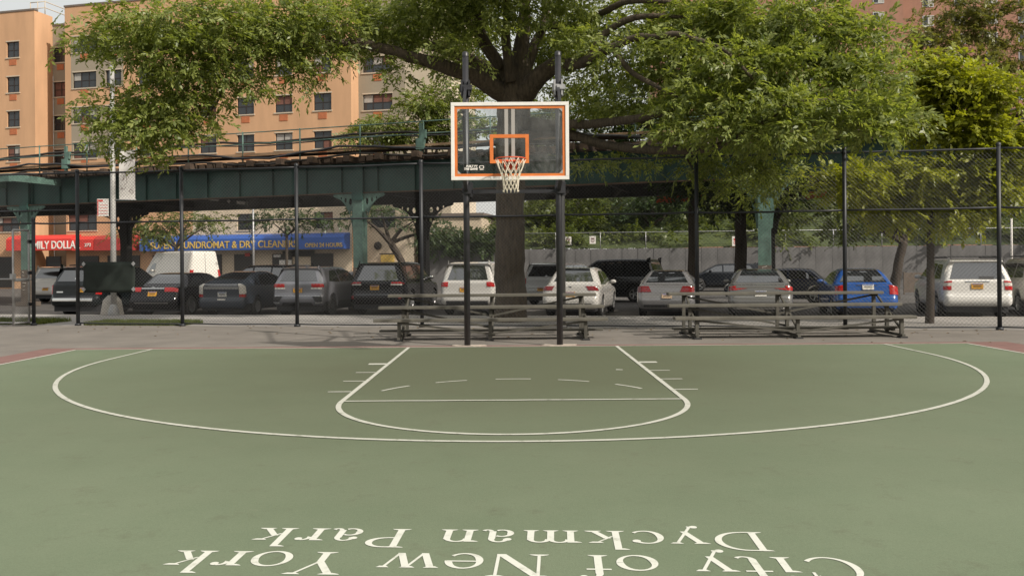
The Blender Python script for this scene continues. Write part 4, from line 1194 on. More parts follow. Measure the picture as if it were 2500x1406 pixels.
far_car('suv', 4.5, 1.84, 1.72, (0.62, 0.59, 0.55), "white SUV half hidden by the green column at the gateway", "parked_suv", 110, 40.0, R_(12))
far_car('van', 5.9, 2.10, 2.55, (0.70, 0.67, 0.61), "white high-roof panel van parked before the blue awning", "delivery_van", 503, 48.5, R_(-52), tumble=.22)
far_car('suv', 4.7, 1.86, 1.72, (0.016, 0.017, 0.022), "dark navy SUV seen side-on behind the slate grey liftback", "parked_suv", 760, 36.5, R_(-72))
far_car('sedan', 4.6, 1.80, 1.44, (0.020, 0.022, 0.022), "small dark sedan tucked between silver crossover and black SUV", "parked_sedan", 850, 36.0, R_(14))
far_car('suv', 4.6, 1.84, 1.72, (0.52, 0.52, 0.52), "pale silver SUV parked behind the white sedan by the oak", "parked_suv", 1320, 34.0, R_(30))
far_car('suv', 4.9, 1.95, 1.86, (0.010, 0.010, 0.012), "large black van-like SUV in the tree shade by the grey wall", "parked_suv", 1618, 37.0, R_(-62))
far_car('suv', 4.6, 1.86, 1.62, (0.012, 0.014, 0.018), "black SUV parked side-on under the dark tree trunk", "parked_suv", 1862, 50.0, R_(-80))
far_car('sedan', 4.5, 1.78, 1.44, (0.014, 0.020, 0.045), "dark navy car mostly hidden behind the blue sedan", "parked_sedan", 2052, 34.0, R_(-68))

# ================================================================== STREET FURNITURE
def lathe_thing(name, label, cat, loc, prof, m, n=16, group=None):
    mb = MB(); mb.lathe(prof, n); o = mb.build(name, m); o.location = loc
    return tag(o, label, cat, group)
# concrete bollard
p = gnd(274, 768.5, 0.0)
mb = MB()
def octa(w, c, z): return [(w - c, -w, z), (w, -w + c, z), (w, w - c, z), (w - c, w, z), (-w + c, w, z), (-w, w - c, z), (-w, -w + c, z), (-w + c, -w, z)]
lv = [octa(.27, .06, 0), octa(.255, .06, .10), octa(.215, .06, .44), octa(.20, .07, .47), octa(.11, .05, .60), octa(.09, .04, .605)]
b0 = len(mb.v)
for r in lv: mb.v += r
for i in range(len(lv) - 1):
    for k in range(8): mb.f.append((i * 8 + k, i * 8 + (k + 1) % 8, (i + 1) * 8 + (k + 1) % 8, (i + 1) * 8 + k)); mb.m.append(0); mb.sm.append(False)
mb.f.append(tuple(40 + k for k in range(8))); mb.m.append(0); mb.sm.append(False)
o = mb.build("concrete_bollard", M_conc); o.location = (p.x, p.y, 0); o.rotation_euler = (0, 0, -.2); bevel(o, .012)
tag(o, "squat concrete bollard below the dark green banner", "bollard")

# lamp post with banner and sign
p = at(277, HY, 25.9)
lamp = thing("lamp_post", "pale grey steel lamp post carrying a white banner", "lamp post", (p.x, p.y, 0))
mb = MB(); mb.tube([(0, 0, 0), (0, 0, 3), (0, 0, 7.6)], [.088, .08, .065], 14); mb.build("pole", mat("pole_grey", (0.40, 0.39, 0.37), .55, noise=.12, scale=6, metal=.2), lamp)
mb = MB(); mb.lathe([(.16, 0), (.16, .12), (.10, .3), (.088, .34)], 12); mb.build("base", M_galv, lamp)
mb = MB(); mb.tube([(0, 0, 7.55), (0.2, -0.3, 8.0), (0.7, -1.1, 8.3)], .035, 8); mb.build("bracket_arm", M_galv, lamp)
mb = MB(); mb.lathe([(.001, .12), (.10, .10), (.16, 0), (.14, -.05), (.001, -.06)], 14, origin=(.8, -1.25, 8.3)); mb.build("lamp_head", M_galv, lamp)
bz = thing("street_banner", "white street banner with faint grey drawing hung on the lamp post", "banner", (p.x, p.y, 0))
a, b = at(287, 368, 25.8), at(327, 486, 25.8)
mb = MB(); mb.box(a.x - p.x, b.x - p.x, -.012, -.008, b.z, a.z); mb.build("cloth", M_paper, bz)
for z in (b.z - .015, a.z + .015):
    mb = MB(); mb.tube([(0.0, -.01, z), (b.x - p.x + .03, -.01, z)], .014, 8); mb.build("bracket_rod", M_galv, bz)
mb = MB(); R2 = random.Random(5)
for k in range(7):
    x, z = R2.uniform(a.x - p.x + .1, b.x - p.x - .1), R2.uniform(b.z + .2, a.z - .2); pts = []
    for j in range(6): pts.append((x, -.0135 - k * .0001, z)); x += R2.uniform(-.07, .09); z += R2.uniform(-.10, .10); x = min(max(x, a.x - p.x + .05), b.x - p.x - .05)
    for q0, q1 in zip(pts[:-1], pts[1:]): mb.bar(q0, q1, .001, .012, up=(0, 0, 1))
mb.build("printed_drawing", M_ink, bz)
a, b = at(239, 486, 25.95), at(269, 528, 25.95)
sg_ = thing("parking_sign", "small white parking sign with red edge fixed to lamp post", "sign", (p.x, p.y, 0))
mb = MB(); mb.box(a.x - p.x, b.x - p.x - .02, -.002, .006, b.z, a.z); mb.build("sign_plate", M_paper, sg_)
mb = MB(); mb.box(a.x - p.x + .01, a.x - p.x + .04, -.005, -.0022, b.z + .02, a.z - .02); mb.box(a.x - p.x + .05, a.x - p.x + .18, -.005, -.0022, a.z - .09, a.z - .03)
for i in range(4): mb.box(a.x - p.x + .07, b.x - p.x - .05, -.005, -.0022, b.z + .07 + i * .085, b.z + .085 + i * .085)
mb.build("printed_text", M_signred, sg_)

def pole(px, py0, d, h, r, m, label, z=STREET):
    p = at(px, HY, d)
    mb = MB(); mb.tube([(0, 0, 0), (0, 0, h * .5), (0, 0, h)], [r, r * .9, r * .8], 10); mb.lathe([(r * 2, 0), (r * 2, .1), (r, .3)], 10)
    o = mb.build("street_pole", m); o.location = (p.x, p.y, z)
    return tag(o, label, "pole")
pole(619, 650, 45, 5.2, .06, M_galv, "thin pale pole standing before the blue laundry awning")
pole(2470, 600, 42, 4.8, .055, M_wtext, "thin white pole before the grey wall at the fence end")

# cones, barrel and board beside the grey wall
p = at(1953, HY, 44); mb = MB(); mb.lathe([(.17, 0), (.17, .03), (.11, .035), (.03, .70), (.001, .71)], 14); o = mb.build("traffic_cone", M_lime); o.location = (p.x, p.y, STREET); tag(o, "tall lime green cone standing against the grey wall", "cone")
p = at(1993, HY, 44); mb = MB(); mb.lathe([(.001, 0), (.15, 0), (.165, .2), (.15, .40), (.10, .44), (.001, .45)], 14); o = mb.build("bucket", M_lime); o.location = (p.x, p.y, STREET); tag(o, "lime green bucket beside the folding board", "bucket")
p = at(1976, HY, 44.5); brd = thing("folding_sign", "white board on a small brown stand near the lime cone", "sign", (p.x, p.y, STREET))
mb = MB(); mb.box(-.21, .21, -.02, .02, .62, .90); mb.box(-.22, .22, -.03, -.021, .48, .56); mb.build("board", M_paper, brd)
mb = MB(); mb.box(-.13, .13, -.024, -.0205, .72, .80); mb.build("printed_text", M_ink, brd)
for x in (-.16, .16): mb = MB(); mb.box(x - .03, x + .03, -.03, .03, 0, .62); mb.build("leg", M_vbase, brd)
p = at(2232, HY, 43); mb = MB()
mb.box(-.55, -.49, -.03, .03, 0, 1.15); mb.box(.49, .55, -.03, .03, 0, 1.15); mb.box(-.49, .49, -.02, .02, .1, 1.1)
o = mb.build("wooden_hoarding", M_vbase); o.location = (p.x, p.y, STREET); tag(o, "brown wooden panel leaning by the forked tree", "panel")

# ================================================================== ELEVATED RAILWAY
V = Plane(880, 32.0, 18.5)
via = thing("elevated_railway", "green steel elevated railway with timber ties and handrails", "viaduct", V.pt(0), -V.th)
VW = 5.75
S0, S1 = -44.0, 46.0
GZ0, GZ1 = 4.20, 5.26
def along(name, m, s0, s1, y0, y1, z0, z1):
    mb = MB(); mb.box(s0, s1, y0, y1, z0, z1); return mb.build(name, m, via)
for y in (0.0, VW):
    mb = MB(); mb.box(S0, S1, y - .012, y + .012, GZ0, GZ1, 0)
    for s in np.arange(S0 + .7, S1, 1.52): mb.box(s - .008, s + .008, y - .10, y - .012, GZ0 + .03, GZ1 - .03, 0); mb.box(s - .008, s + .008, y + .012, y + .10, GZ0 + .03, GZ1 - .03, 0)
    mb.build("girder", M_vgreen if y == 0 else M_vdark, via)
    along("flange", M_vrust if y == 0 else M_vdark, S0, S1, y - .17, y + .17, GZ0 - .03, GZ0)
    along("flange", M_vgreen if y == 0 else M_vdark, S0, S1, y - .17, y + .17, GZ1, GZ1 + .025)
for y in (1.4, 2.1, 3.5, 4.3): along("stringer", M_vdark, S0, S1, y - .09, y + .09, 4.55, 5.26)
for s in np.arange(S0 + 1.5, S1, 3.04):
    mb = MB(); mb.box(s - .06, s + .06, .18, VW - .18, 4.30, 4.55); mb.build("cross_beam", M_vdark, via)
mb = MB(); mb.box(-.13, .13, -0.62, VW + .62, 0, .21); tie_me = mb.mesh("cross_tie", M_tie)
mb = MB(); mb.box(-.12, .12, -0.95, VW + .5, 0, .22); tie_me2 = mb.mesh("cross_tie", M_tie)
k = 0
for s in np.arange(S0 + .2, S1, 0.47):
    inst("cross_tie", tie_me2 if k % 3 == 0 else tie_me, via, (s + random.uniform(-.07, .07), random.uniform(-.16, .16), GZ1 + .027 + random.uniform(0, .01)), random.uniform(-.02, .02)); k += 1
for y in (.75, 2.2, 3.5, 4.95): along("running_rail", M_vrust, S0, S1, y - .035, y + .035, GZ1 + .25, GZ1 + .40)
# walkway and handrail on the near side
along("walkway_board", M_board, S0, S1, -.62, -.56, GZ1 + .47, GZ1 + .55)
along("walkway_board", M_tie, S0, S1, -.55, .0, GZ1 + .42, GZ1 + .46)
for z in (GZ1 + .92, GZ1 + 1.36):
    mb = MB(); mb.tube([(S0, -.60, z), (S1, -.60, z)], .022, 6); mb.build("handrail", M_vmint, via)
mb = MB(); mb.tube([(0, 0, 0), (0, 0, 1.18)], .028, 6); rp = mb.mesh("rail_post", M_vmint)
for s in np.arange(S0 + 1, S1, 2.55): inst("rail_post", rp, via, (s, -.60, GZ1 + .22))
# sagging feeder cable and conduit
def cable(y, z, sag, r, m, wob=.03):
    mb = MB(); pts = []
    for i in range(121):
        s = S0 + (S1 - S0) * i / 120
        pts.append((s, y + random.uniform(-.01, .01), z - sag * abs(math.sin(s * PI / 7.6)) ** 2 + random.uniform(-wob, wob)))
    mb.tube(pts, r, 6); mb.build("feeder_cable", m, via)
cable(-.66, GZ1 + .62, .28, .045, M_black); cable(.45, GZ1 + 1.22, .12, .05, M_vdark); cable(-.2, GZ1 + 1.02, .14, .025, M_black); cable(-.70, GZ1 + .30, .22, .04, M_vdark)
# far handrail
for z in (GZ1 + .9, GZ1 + 1.4):
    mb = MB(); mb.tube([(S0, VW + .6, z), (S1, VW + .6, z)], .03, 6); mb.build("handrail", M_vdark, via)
along("walkway_board", M_board, S0, S1, VW + .1, VW + .6, GZ1 + .42, GZ1 + .56)
# signal brackets
for s in (2.8, -13.5):
    mb = MB(); mb.box(s - .05, s + .05, -.66, -.56, GZ1 + .2, GZ1 + 1.3); mb.box(s - .16, s + .16, -.70, -.54, GZ1 + .35, GZ1 + .75); mb.box(s + .02, s + .22, -.68, -.56, GZ1 + .75, GZ1 + 1.05)
    mb.build("signal_box", M_vmint, via)

def bracket_mesh(m, th=.05, wd=1.0):
    cu = bpy.data.curves.new("bracket", 'CURVE'); cu.dimensions = '2D'; cu.fill_mode = 'BOTH'; cu.extrude = th / 2
    def spl(P):
        sp = cu.splines.new('POLY'); sp.points.add(len(P) - 1)
        for i, (x, y) in enumerate(P): sp.points[i].co = (x * wd, y, 0, 1)
        sp.use_cyclic_u = True
    out = [(0, 0), (1.75, 0), (1.75, -.10)]
    for i in range(1, 17):
        t = i / 16; a = t * PI / 2
        out.append((1.70 - 1.58 * math.sin(a), -.14 - 1.46 * (1 - math.cos(a))))
    out += [(0.0, -1.62)]
    spl(out)
    for x, y, r in ((.30, -.30, .13), (.72, -.25, .09), (.26, -.75, .10), (1.10, -.17, .06)):
        spl([(x + r * math.cos(2 * PI * k / 12), y + r * math.sin(2 * PI * k / 12)) for k in range(12)])
    o = bpy.data.objects.new("bracket_source", cu); link(o)
    me = bpy.data.meshes.new_from_object(o.evaluated_get(bpy.context.evaluated_depsgraph_get()))
    bpy.data.objects.remove(o)
    me.materials.clear(); me.materials.append(m)
    return me
br_mint, br_dark = bracket_mesh(M_vmint, wd=.50), bracket_mesh(M_vdark, wd=.72)
def column(s, y, m, bm, base):
    mb = MB()
    mb.box(s - .18, s + .18, y - .022, y + .022, 1.58 + STREET, GZ0 - .03, 0)
    for e in (-1, 1): mb.box(s + e * .18 - .015, s + e * .18 + .015, y - .19, y + .19, 1.58 + STREET, GZ0 - .03, 0)
    mb.box(s - .165, s + .165, y - .19, y - .165, 1.58 + STREET, GZ0 - .03, 0)
    col_ = mb.build("column", m, via)
    mb = MB(); mb.box(s - .20, s + .20, y - .20, y + .20, STREET, 1.58 + STREET); mb.box(s - .34, s + .34, y - .34, y + .34, STREET, STREET + .18)
    mb.build("column_base", base, col_)
    o = inst("bracket", bm, col_, (s + .195, y - .08, GZ0 - .032), rot=(PI / 2, 0, 0))
    o = inst("bracket", bm, col_, (s - .195, y - .08, GZ0 - .032), rot=(PI / 2, 0, PI))
    if y == 0:
        mb = MB(); R3 = random.Random(int(s * 10))
        for k in range(6):
            z = .5 + k * .16; mb.bar((s - .08, y - .206, z), (s + R3.uniform(-.02, .1), y - .206, z + R3.uniform(-.06, .10)), .012, .03, up=(0, 1, 0))
        mb.build("painted_mark", M_wtext, col_)
        mb = MB(); mb.box(s - .22, s + .22, y - .24, y - .175, GZ0 - .30, GZ0 + .02); mb.box(s - .24, s + .24, y - .26, y - .18, GZ0 + .02, GZ0 + .06)
        mb.box(s - .19, s + .19, y - .14, y - .018, GZ0 + .06, GZ1)
        mb.build("column_cap", M_vgreen, col_)
for s in (-32.0, -16.3, 0.0, 14.6, 29.5):
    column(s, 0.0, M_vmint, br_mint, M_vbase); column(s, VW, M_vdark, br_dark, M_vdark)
# cantilever beam catching light beside the first column
mb = MB()
for s in (-17.4, -14.3): mb.box(s - .10, s + .10, -2.6, -.2, 4.95, 5.22)
mb.box(-17.5, -14.2, -2.75, -2.6, 4.92, 5.24)
mb.build("cantilever_beam", M_vmint, via)
# orange netting hung under the deck
for s in (16.4, 21.5):
    p = V.pt(s - 6.5, 0, VW + .8); 
    mb = MB(); mb.grid([[( -1.3 + 2.6 * i / 10, 0.01 * math.sin(i), -.16 + .05 * math.sin(i * 1.7) if j == 0 else .12) for i in range(11)] for j in range(2)])
    o = mb.build("safety_netting", M_barrel, via); o.location = (s - 5.0, VW + .9, 4.10)

# ================================================================== BUILDINGS
FA = Plane(500, 64.0, 13.5)
apt = thing("apartment_building", "orange brick apartment block with grey recessed bays and bronze windows", "building", FA.pt(0), -FA.th)
class Facade:
    """wall with real openings in the local frame of a building: x along it, y behind it"""
    def __init__(s, parent, u0, u1, z0, z1, off, matfn, mats, depth=.16):
        s.parent, s.u0, s.u1, s.z0, s.z1, s.off, s.matfn, s.mats, s.dp = parent, u0, u1, z0, z1, off, matfn, mats, depth
        s.holes = []
    def win(s, u0, u1, z0, z1, cols=2, rows=2, kind=None, sill=True, sleeve=True, lintel=True):
        if u0 < s.u0 + .05 or u1 > s.u1 - .05: return
        s.holes.append((u0, u1, z0, z1)); y = s.off
        mb = MB(); t = .055
        mb.box(u0, u1, y + .10, y + .15, z0, z0 + t); mb.box(u0, u1, y + .10, y + .15, z1 - t, z1)
        for i in range(cols + 1):
            x = u0 + (u1 - u0 - t) * i / cols; mb.box(x, x + t, y + .10, y + .15, z0 + t, z1 - t)
        zm = z0 + (z1 - z0) * .48
        if rows == 2: 
            for i in range(cols):
                xa = u0 + (u1 - u0 - t) * i / cols + t; xb = u0 + (u1 - u0 - t) * (i + 1) / cols
                mb.box(xa, xb, y + .10, y + .15, zm - .025, zm + .025)
        w = mb.build("window", M_wframe, s.parent)
        for i in range(cols):
            xa = u0 + (u1 - u0 - t) * i / cols + t; xb = u0 + (u1 - u0 - t) * (i + 1) / cols
            for j in range(rows):
                za, zb = ((z0 + t, zm - .025), (zm + .025, z1 - t))[j] if rows == 2 else (z0 + t, z1 - t)
                m = M_pane
                r = random.random()
                if kind: m = kind
                elif j == 1 and r < .30: m = M_blind
                elif r > .86: m = M_curt
                p = MB(); p.box(xa, xb, y + .128, y + .136, za, zb); p.build("pane", m, w)
        if sill:
            p = MB(); p.box(u0 - .08, u1 + .08, y - .06, y + .10, z0 - .09, z0 - .001); p.build("sill", M_trim, w)
        if lintel:
            p = MB(); p.box(u0 - .05, u1 + .05, y - .025, y + .08, z1 + .001, z1 + .09); p.build("lintel", M_trim, w)
        if random.random() < .14 and not kind:
            p = MB(); xa = u0 + random.choice((.25, .7)) * (u1 - u0) - .28; p.box(xa, xa + .56, y - .22, y + .09, z0 + .06, z0 + .42); p.build("air_conditioner", M_strut, s.parent)
        if sleeve:
            um = u0 + (u1 - u0) * .5
            p = MB(); p.box(um - .33, um + .33, y - .03, y + .02, z0 - .62, z0 - .15); p.build("vent_panel", M_sleeve, s.parent)
    def done(s):
        us = sorted(set([s.u0, s.u1] + [h[0] for h in s.holes] + [h[1] for h in s.holes])); zs = set([s.z0, s.z1] + [h[2] for h in s.holes] + [h[3] for h in s.holes])
        for z in getattr(s, "cuts", ()): zs.add(z)
        for u in getattr(s, "ucuts", ()): us.append(u)
        us = sorted(set(us)); zs = sorted(zs)
        mb = MB(); y = s.off
        for a, b in zip(us[:-1], us[1:]):
            for c, d in zip(zs[:-1], zs[1:]):
                um, zm = (a + b) / 2, (c + d) / 2
                if any(h[0] < um < h[1] and h[2] < zm < h[3] for h in s.holes): continue
                mb.add([(a, y, c), (b, y, c), (b, y, d), (a, y, d)], [(0, 1, 2, 3)], s.matfn(um, zm))
        for h in s.holes:
            a, b, c, d = h; q = y + s.dp; mi = s.matfn(a - .02, (c + d) / 2)
            mb.add([(a, y, c), (a, q, c), (a, q, d), (a, y, d)], [(0, 1, 2, 3)], mi); mb.add([(b, y, c), (b, q, c), (b, q, d), (b, y, d)], [(3, 2, 1, 0)], mi)
            mb.add([(a, y, c), (b, y, c), (b, q, c), (a, q, c)], [(0, 1, 2, 3)], mi); mb.add([(a, y, d), (b, y, d), (b, q, d), (a, q, d)], [(3, 2, 1, 0)], mi)
            mb.add([(a, q, c), (b, q, c), (b, q, d), (a, q, d)], [(0, 1, 2, 3)], 2)
        return mb.build("wall", s.mats, s.parent)

RF = 21.9
rowz = (7.85, 10.6, 13.35, 16.10, 18.90)
def ux(px, off=0): return FA.uz(px, 345, off)[0]
WM = [M_orangewall, M_greywall, M_shop, M_cream]
LOWZ = 6.35
def om(u, z): return 0
def lowcol(u, z): return 0 if z > LOWZ else (3 if u > -7.5 else 0)
xA0, xA1 = ux(-330), ux(86); xB1 = ux(160); xC1 = ux(470); xD1 = ux(858); xE1 = ux(990, 1.3)
RB = 1.9
# block A
f = Facade(apt, xA0, xA1, STREET, RF, 0.0, om, WM)
for z in rowz:
    for c_ in (33, -75, -185): f.win(ux(c_) - .60, ux(c_) + .60, z - .63, z + .63)
f.win(ux(15) - 1.3, ux(15) + 1.2, 4.35, 5.5, 3, 2, sleeve=False)
f.done()
# recess B
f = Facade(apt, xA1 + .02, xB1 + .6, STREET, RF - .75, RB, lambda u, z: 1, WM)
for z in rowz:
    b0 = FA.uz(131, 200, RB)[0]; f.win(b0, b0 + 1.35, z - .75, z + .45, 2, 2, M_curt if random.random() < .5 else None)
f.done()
# block C: grey panels alternate with orange ones
def cm(u, z):
    if u < xB1 + .55 or u > xB1 + 5.3: return 0
    if z < LOWZ or z > rowz[4] + .9: return 0
    return 1 if int(math.floor((z - (rowz[0] - .7)) / 2.76)) % 2 == 1 or abs(((z - rowz[0] + .7) % 2.76) - .6) < .75 else 0
f = Facade(apt, xB1, xC1, STREET, RF, 0.0, cm, WM)
f.cuts = [z for r in rowz for z in (r - .70, r + .70)] + [LOWZ, rowz[4] + .9]; f.ucuts = (xB1 + .55, xB1 + 5.3)
for z in rowz:
    f.win(xB1 + .7, xB1 + 2.85, z - .62, z + .62, 3); f.win(xB1 + 3.7, xB1 + 5.1, z - .62, z + .62, 2)
    f.win(xB1 + 6.6, xB1 + 8.0, z - .62, z + .62, 2)
f.win(ux(165), ux(235), 4.35, 5.6, 3, 2, sleeve=False)
f.done()
# block D
f = Facade(apt, xC1 + .001, xD1, STREET, RF, 0.0, lowcol, WM); f.cuts = (LOWZ,)
for z in rowz:
    for c_ in (508, 600, 693, 788): f.win(ux(c_) - .70, ux(c_) + .70, z - .62, z + .62)
for c_ in (600, 788): f.win(ux(c_) - .75, ux(c_) + .75, 4.15, 5.35, 2, 2, sleeve=False)
f.done()
# bay E, set back
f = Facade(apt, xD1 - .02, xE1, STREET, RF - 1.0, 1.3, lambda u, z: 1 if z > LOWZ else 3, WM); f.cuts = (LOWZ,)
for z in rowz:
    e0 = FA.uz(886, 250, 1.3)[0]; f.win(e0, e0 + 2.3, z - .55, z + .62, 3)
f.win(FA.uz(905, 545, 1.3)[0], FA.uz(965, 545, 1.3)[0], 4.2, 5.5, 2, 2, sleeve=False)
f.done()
def ret(u, off0, off1, z1, m, out=.0):
    mb = MB(); mb.add([(u, off0, STREET), (u, off1, STREET), (u, off1, z1), (u, off0, z1)], [(0, 1, 2, 3)]); mb.build("return_wall", m, apt)
ret(xA1, 0, RB + .01, RF, M_orangewall); ret(xB1, 0, RB + .01, RF, M_orangewall); ret(xD1, 0, 1.31, RF, M_orangewall); ret(xE1, 1.3, 12, RF - 1, M_greywall)
mb = MB(); mb.box(xA0, xE1 - .02, 1.9 + .02, 14, RF - 1.6, RF - 1.2); mb.build("roof", M_coping, apt)
for a, b, o_, z in ((xA0, xA1 + .05, 0, RF), (xA1, xB1, RB, RF - .75), (xB1 - .05, xD1 + .05, 0, RF), (xD1, xE1 + .05, 1.3, RF - 1.0)):
    mb = MB(); mb.box(a, b, o_ - .05, o_ + .35, z, z + .14); mb.build("coping", M_coping, apt)
# roof railing
rl = MB(); a = ux(48)
for z in (.55, 1.05): rl.tube([(a, 1.2, RF + z), (a + 1.4, 1.2, RF + z), (a + 1.4, 4, RF + z)], .035, 6)
for x in (a, a + .7, a + 1.4): rl.tube([(x, 1.2, RF), (x, 1.2, RF + 1.1)], .035, 6)
rl.build("roof_railing", M_trim, apt)
# shop fronts let into the ground floor: glazed doors and windows stand proud frames
def shopfront(px0, px1, ztop, m, name="shop_window"):
    a, b = ux(px0), ux(px1); off = -.05 if px0 < 860 else 1.25
    mb = MB(); mb.box(a, b, off, off + .045, STREET + .1, ztop); w = mb.build(name, m, apt)
    mb = MB(); t = .07
    n = max(1, int((b - a) / 1.3))
    for i in range(n + 1): x = a + (b - a - t) * i / n; mb.box(x, x + t, off - .03, off + .0, STREET + .1, ztop)
    mb.box(a, b, off - .035, off - .031, 1.95, 2.05); mb.build("shop_frame", M_wframe, w)
for a, b in ((-60, 28), (112, 148), (190, 240), (262, 340), (372, 430), (452, 540), (571, 620), (664, 712), (758, 812)): shopfront(a, b, 2.35, M_shop)
for px0, px1, py0, py1, m in ((682, 712, 635, 650, M_paper), (668, 685, 622, 628, M_paper), (303, 318, 622, 630, M_yellow), (598, 610, 618, 626, M_signred), (690, 768, 613, 626, M_vdark)):
    a, b = FA.uz(px0, py0, -.12), FA.uz(px1, py1, -.12)
    mb = MB(); mb.box(a[0], b[0], -.14, -.10, b[1], a[1]); mb.build("window_poster", m, apt)
a, b = FA.uz(930, 622, 1.2), FA.uz(962, 643, 1.2)
mb = MB(); mb.box(a[0], b[0], 1.15, 1.28, b[1], a[1]); mb.build("wall_sign", M_yellow, apt)
mb = MB(); mb.box(a[0] - .1, b[0] + .1, 1.13, 1.149, b[1] - .1, b[1] - .02); mb.box(a[0] - .1, b[0] + .1, 1.13, 1.149, a[1] + .02, a[1] + .1); mb.build("wall_sign_frame", M_wframe, apt)
mb = MB(); mb.lathe([(.001, 0), (.28, 0), (.30, .06), (.22, .12), (.001, .12)], 18, 'Y', (FA.uz(922, 600, 1.2)[0], 1.16, FA.uz(922, 600, 1.2)[1])); mb.build("wall_fan", M_vdark, apt)

def awning(px0, px1, py0, py1, label, m, texts, drop=.55):
    a, b = ux(px0), ux(px1); z1 = FA.uz((px0 + px1) / 2, py0)[1]; z0 = FA.uz((px0 + px1) / 2, py1, -1.1)[1]
    um = (a + b) / 2; P = FA.pt(um, 0); h = (b - a) / 2
    t = thing("awning", label, "awning", (P.x, P.y, 0), -FA.th, "shop awnings on the ground floor")
    zf = z0 + (z1 - z0) * drop + .12
    mb = MB()
    prof = [(-.02, z1), (-.45, z1 - .06), (-.85, zf + (z1 - zf) * .55), (-1.08, zf), (-1.10, z0)]
    n = 12
    mb.grid([[(-h + 2 * h * i / n, y, z) for i in range(n + 1)] for y, z in prof], smooth=False)
    for x, fl in ((-h, False), (h, True)):
        v = [(x, y, z) for y, z in prof] + [(x, -.02, z0)]
        mb.add(v, [tuple(range(len(v)))])
    mb.add([(-h, -1.10, z0), (h, -1.10, z0), (h, -.02, z0), (-h, -.02, z0)], [(0, 1, 2, 3)])
    mb.build("canvas", m, t)
    for s_, pa, pb, zz, hh, tm in texts:
        ua, ub = FA.uz(pa, py1, -1.1)[0] - um, FA.uz(pb, py1, -1.1)[0] - um
        me = text_mesh(s_, ub - ua, hh, tm, .03)
        o = inst("lettering", me, t, ((ua + ub) / 2, -1.105, z0 + zz))
        if zz + hh > zf - z0: pass
awning(40, 197, 574, 611, "bright red shop awning with white lettering beside the gateway column", M_red, [("FAMILY DOLLAR", 62, 196, .10, .62, M_wtext)], .62)
awning(198, 250, 576, 611, "narrow red awning with a small white street number", M_red, [("273", 207, 222, .28, .26, M_wtext)], .62)
awning(252, 348, 574, 611, "dull dark red awning partly behind the lamp post", M_red2, [], .62)
awning(362, 853, 572, 610, "long blue awning with yellow laundry lettering", M_blue, [("SUPER LAUNDROMAT & DRY CLEANERS", 368, 726, .14, .52, M_yellow), ("OPEN 24 HOURS", 745, 836, .13, .30, M_yellow)], .60)

# pale cream building beyond
p = at(1010, HY, 92)
cb = thing("cream_building", "pale cream building showing between the oak limbs", "building", (p.x, p.y, STREET), -.15)
mb = MB(); mb.box(-7, 4.2, 0, 14, 0, 36); mb.build("wall", M_cream2, cb)
mb = MB(); mb.box(-7.1, 4.3, -.1, .3, 36, 36.4); mb.build("coping", M_coping, cb)
for z in np.arange(6, 34, 3.0):
    for x in (-4.5, -1.8, 2.0):
        w = MB(); w.box(x - .65, x + .65, -.06, .02, z, z + .06); w.box(x - .65, x + .65, -.06, .02, z + 1.44, z + 1.5); w.box(x - .65, x - .58, -.06, .02, z + .06, z + 1.44); w.box(x + .58, x + .65, -.06, .02, z + .06, z + 1.44); w.box(x - .58, x + .58, -.05, .01, z + .72, z + .78)
        wo = w.build("window", M_wframe, cb)
        q = MB(); q.box(x - .58, x + .58, -.03, -.012, z + .06, z + .72); q.box(x - .58, x + .58, -.03, -.012, z + .78, z + 1.44); q.build("pane", M_pane, wo)
# low stone gable left of the oak trunk
p = at(1098, HY, 62)
sb = thing("stone_outbuilding", "small tan stone building half behind the oak trunk", "building", (p.x, p.y, STREET), -.2)
mb = MB(); mb.box(-1.6, 2.4, 0, 6, 0, 5.2); mb.build("wall", M_cream, sb)
mb = MB(); mb.box(-1.8, 2.6, -.2, 6.2, 5.2, 5.4); mb.build("roof", M_coping, sb)

# brown brick tower
p = at(2050, HY, 125)
tw = thing("brick_tower", "tall brown brick apartment tower rising behind the trees", "building", (p.x, p.y, STREET), -.12)
mb = MB(); mb.box(-27, -12, 3, 20, 0, 62); mb.build("wall", M_brick, tw)
mb = MB(); mb.box(-11.98, 9.5, 1.0, 20, 0, 62); mb.build("wall", M_brick, tw)
mb = MB(); mb.box(9.52, 42, 4, 24, 0, 62); mb.build("wall", M_brick, tw)
M_al = mat("aluminium_frame", (0.45, 0.45, 0.44), .5)
wm = MB(); wm.box(-.8, .8, -.07, .05, 0, .1); wm.box(-.8, .8, -.07, .05, 1.5, 1.6); wm.box(-.8, -.7, -.07, .05, .1, 1.5); wm.box(.7, .8, -.07, .05, .1, 1.5); wm.box(-.05, .05, -.07, .05, .1, 1.5); wme = wm.mesh("window", M_al)
pm1 = MB(); pm1.box(-.7, -.05, -.03, -.01, .1, 1.5); pm2 = MB(); pm2.box(.05, .7, -.03, -.01, .1, 1.5); pme = [pm1.mesh("pane", M_pane), pm2.mesh("pane", M_blind)]
for xs, y in (((-24, -19, -14.5), 3), ((-8, -3, 6.0), 1.0), ((14, 18.5, 23, 27.5, 32, 36.5), 4)):
    for x in xs:
        for z in np.arange(14, 58, 2.85):
            w = inst("window", wme, tw, (x, y, z))
            for q in pme: inst("pane", q, w)

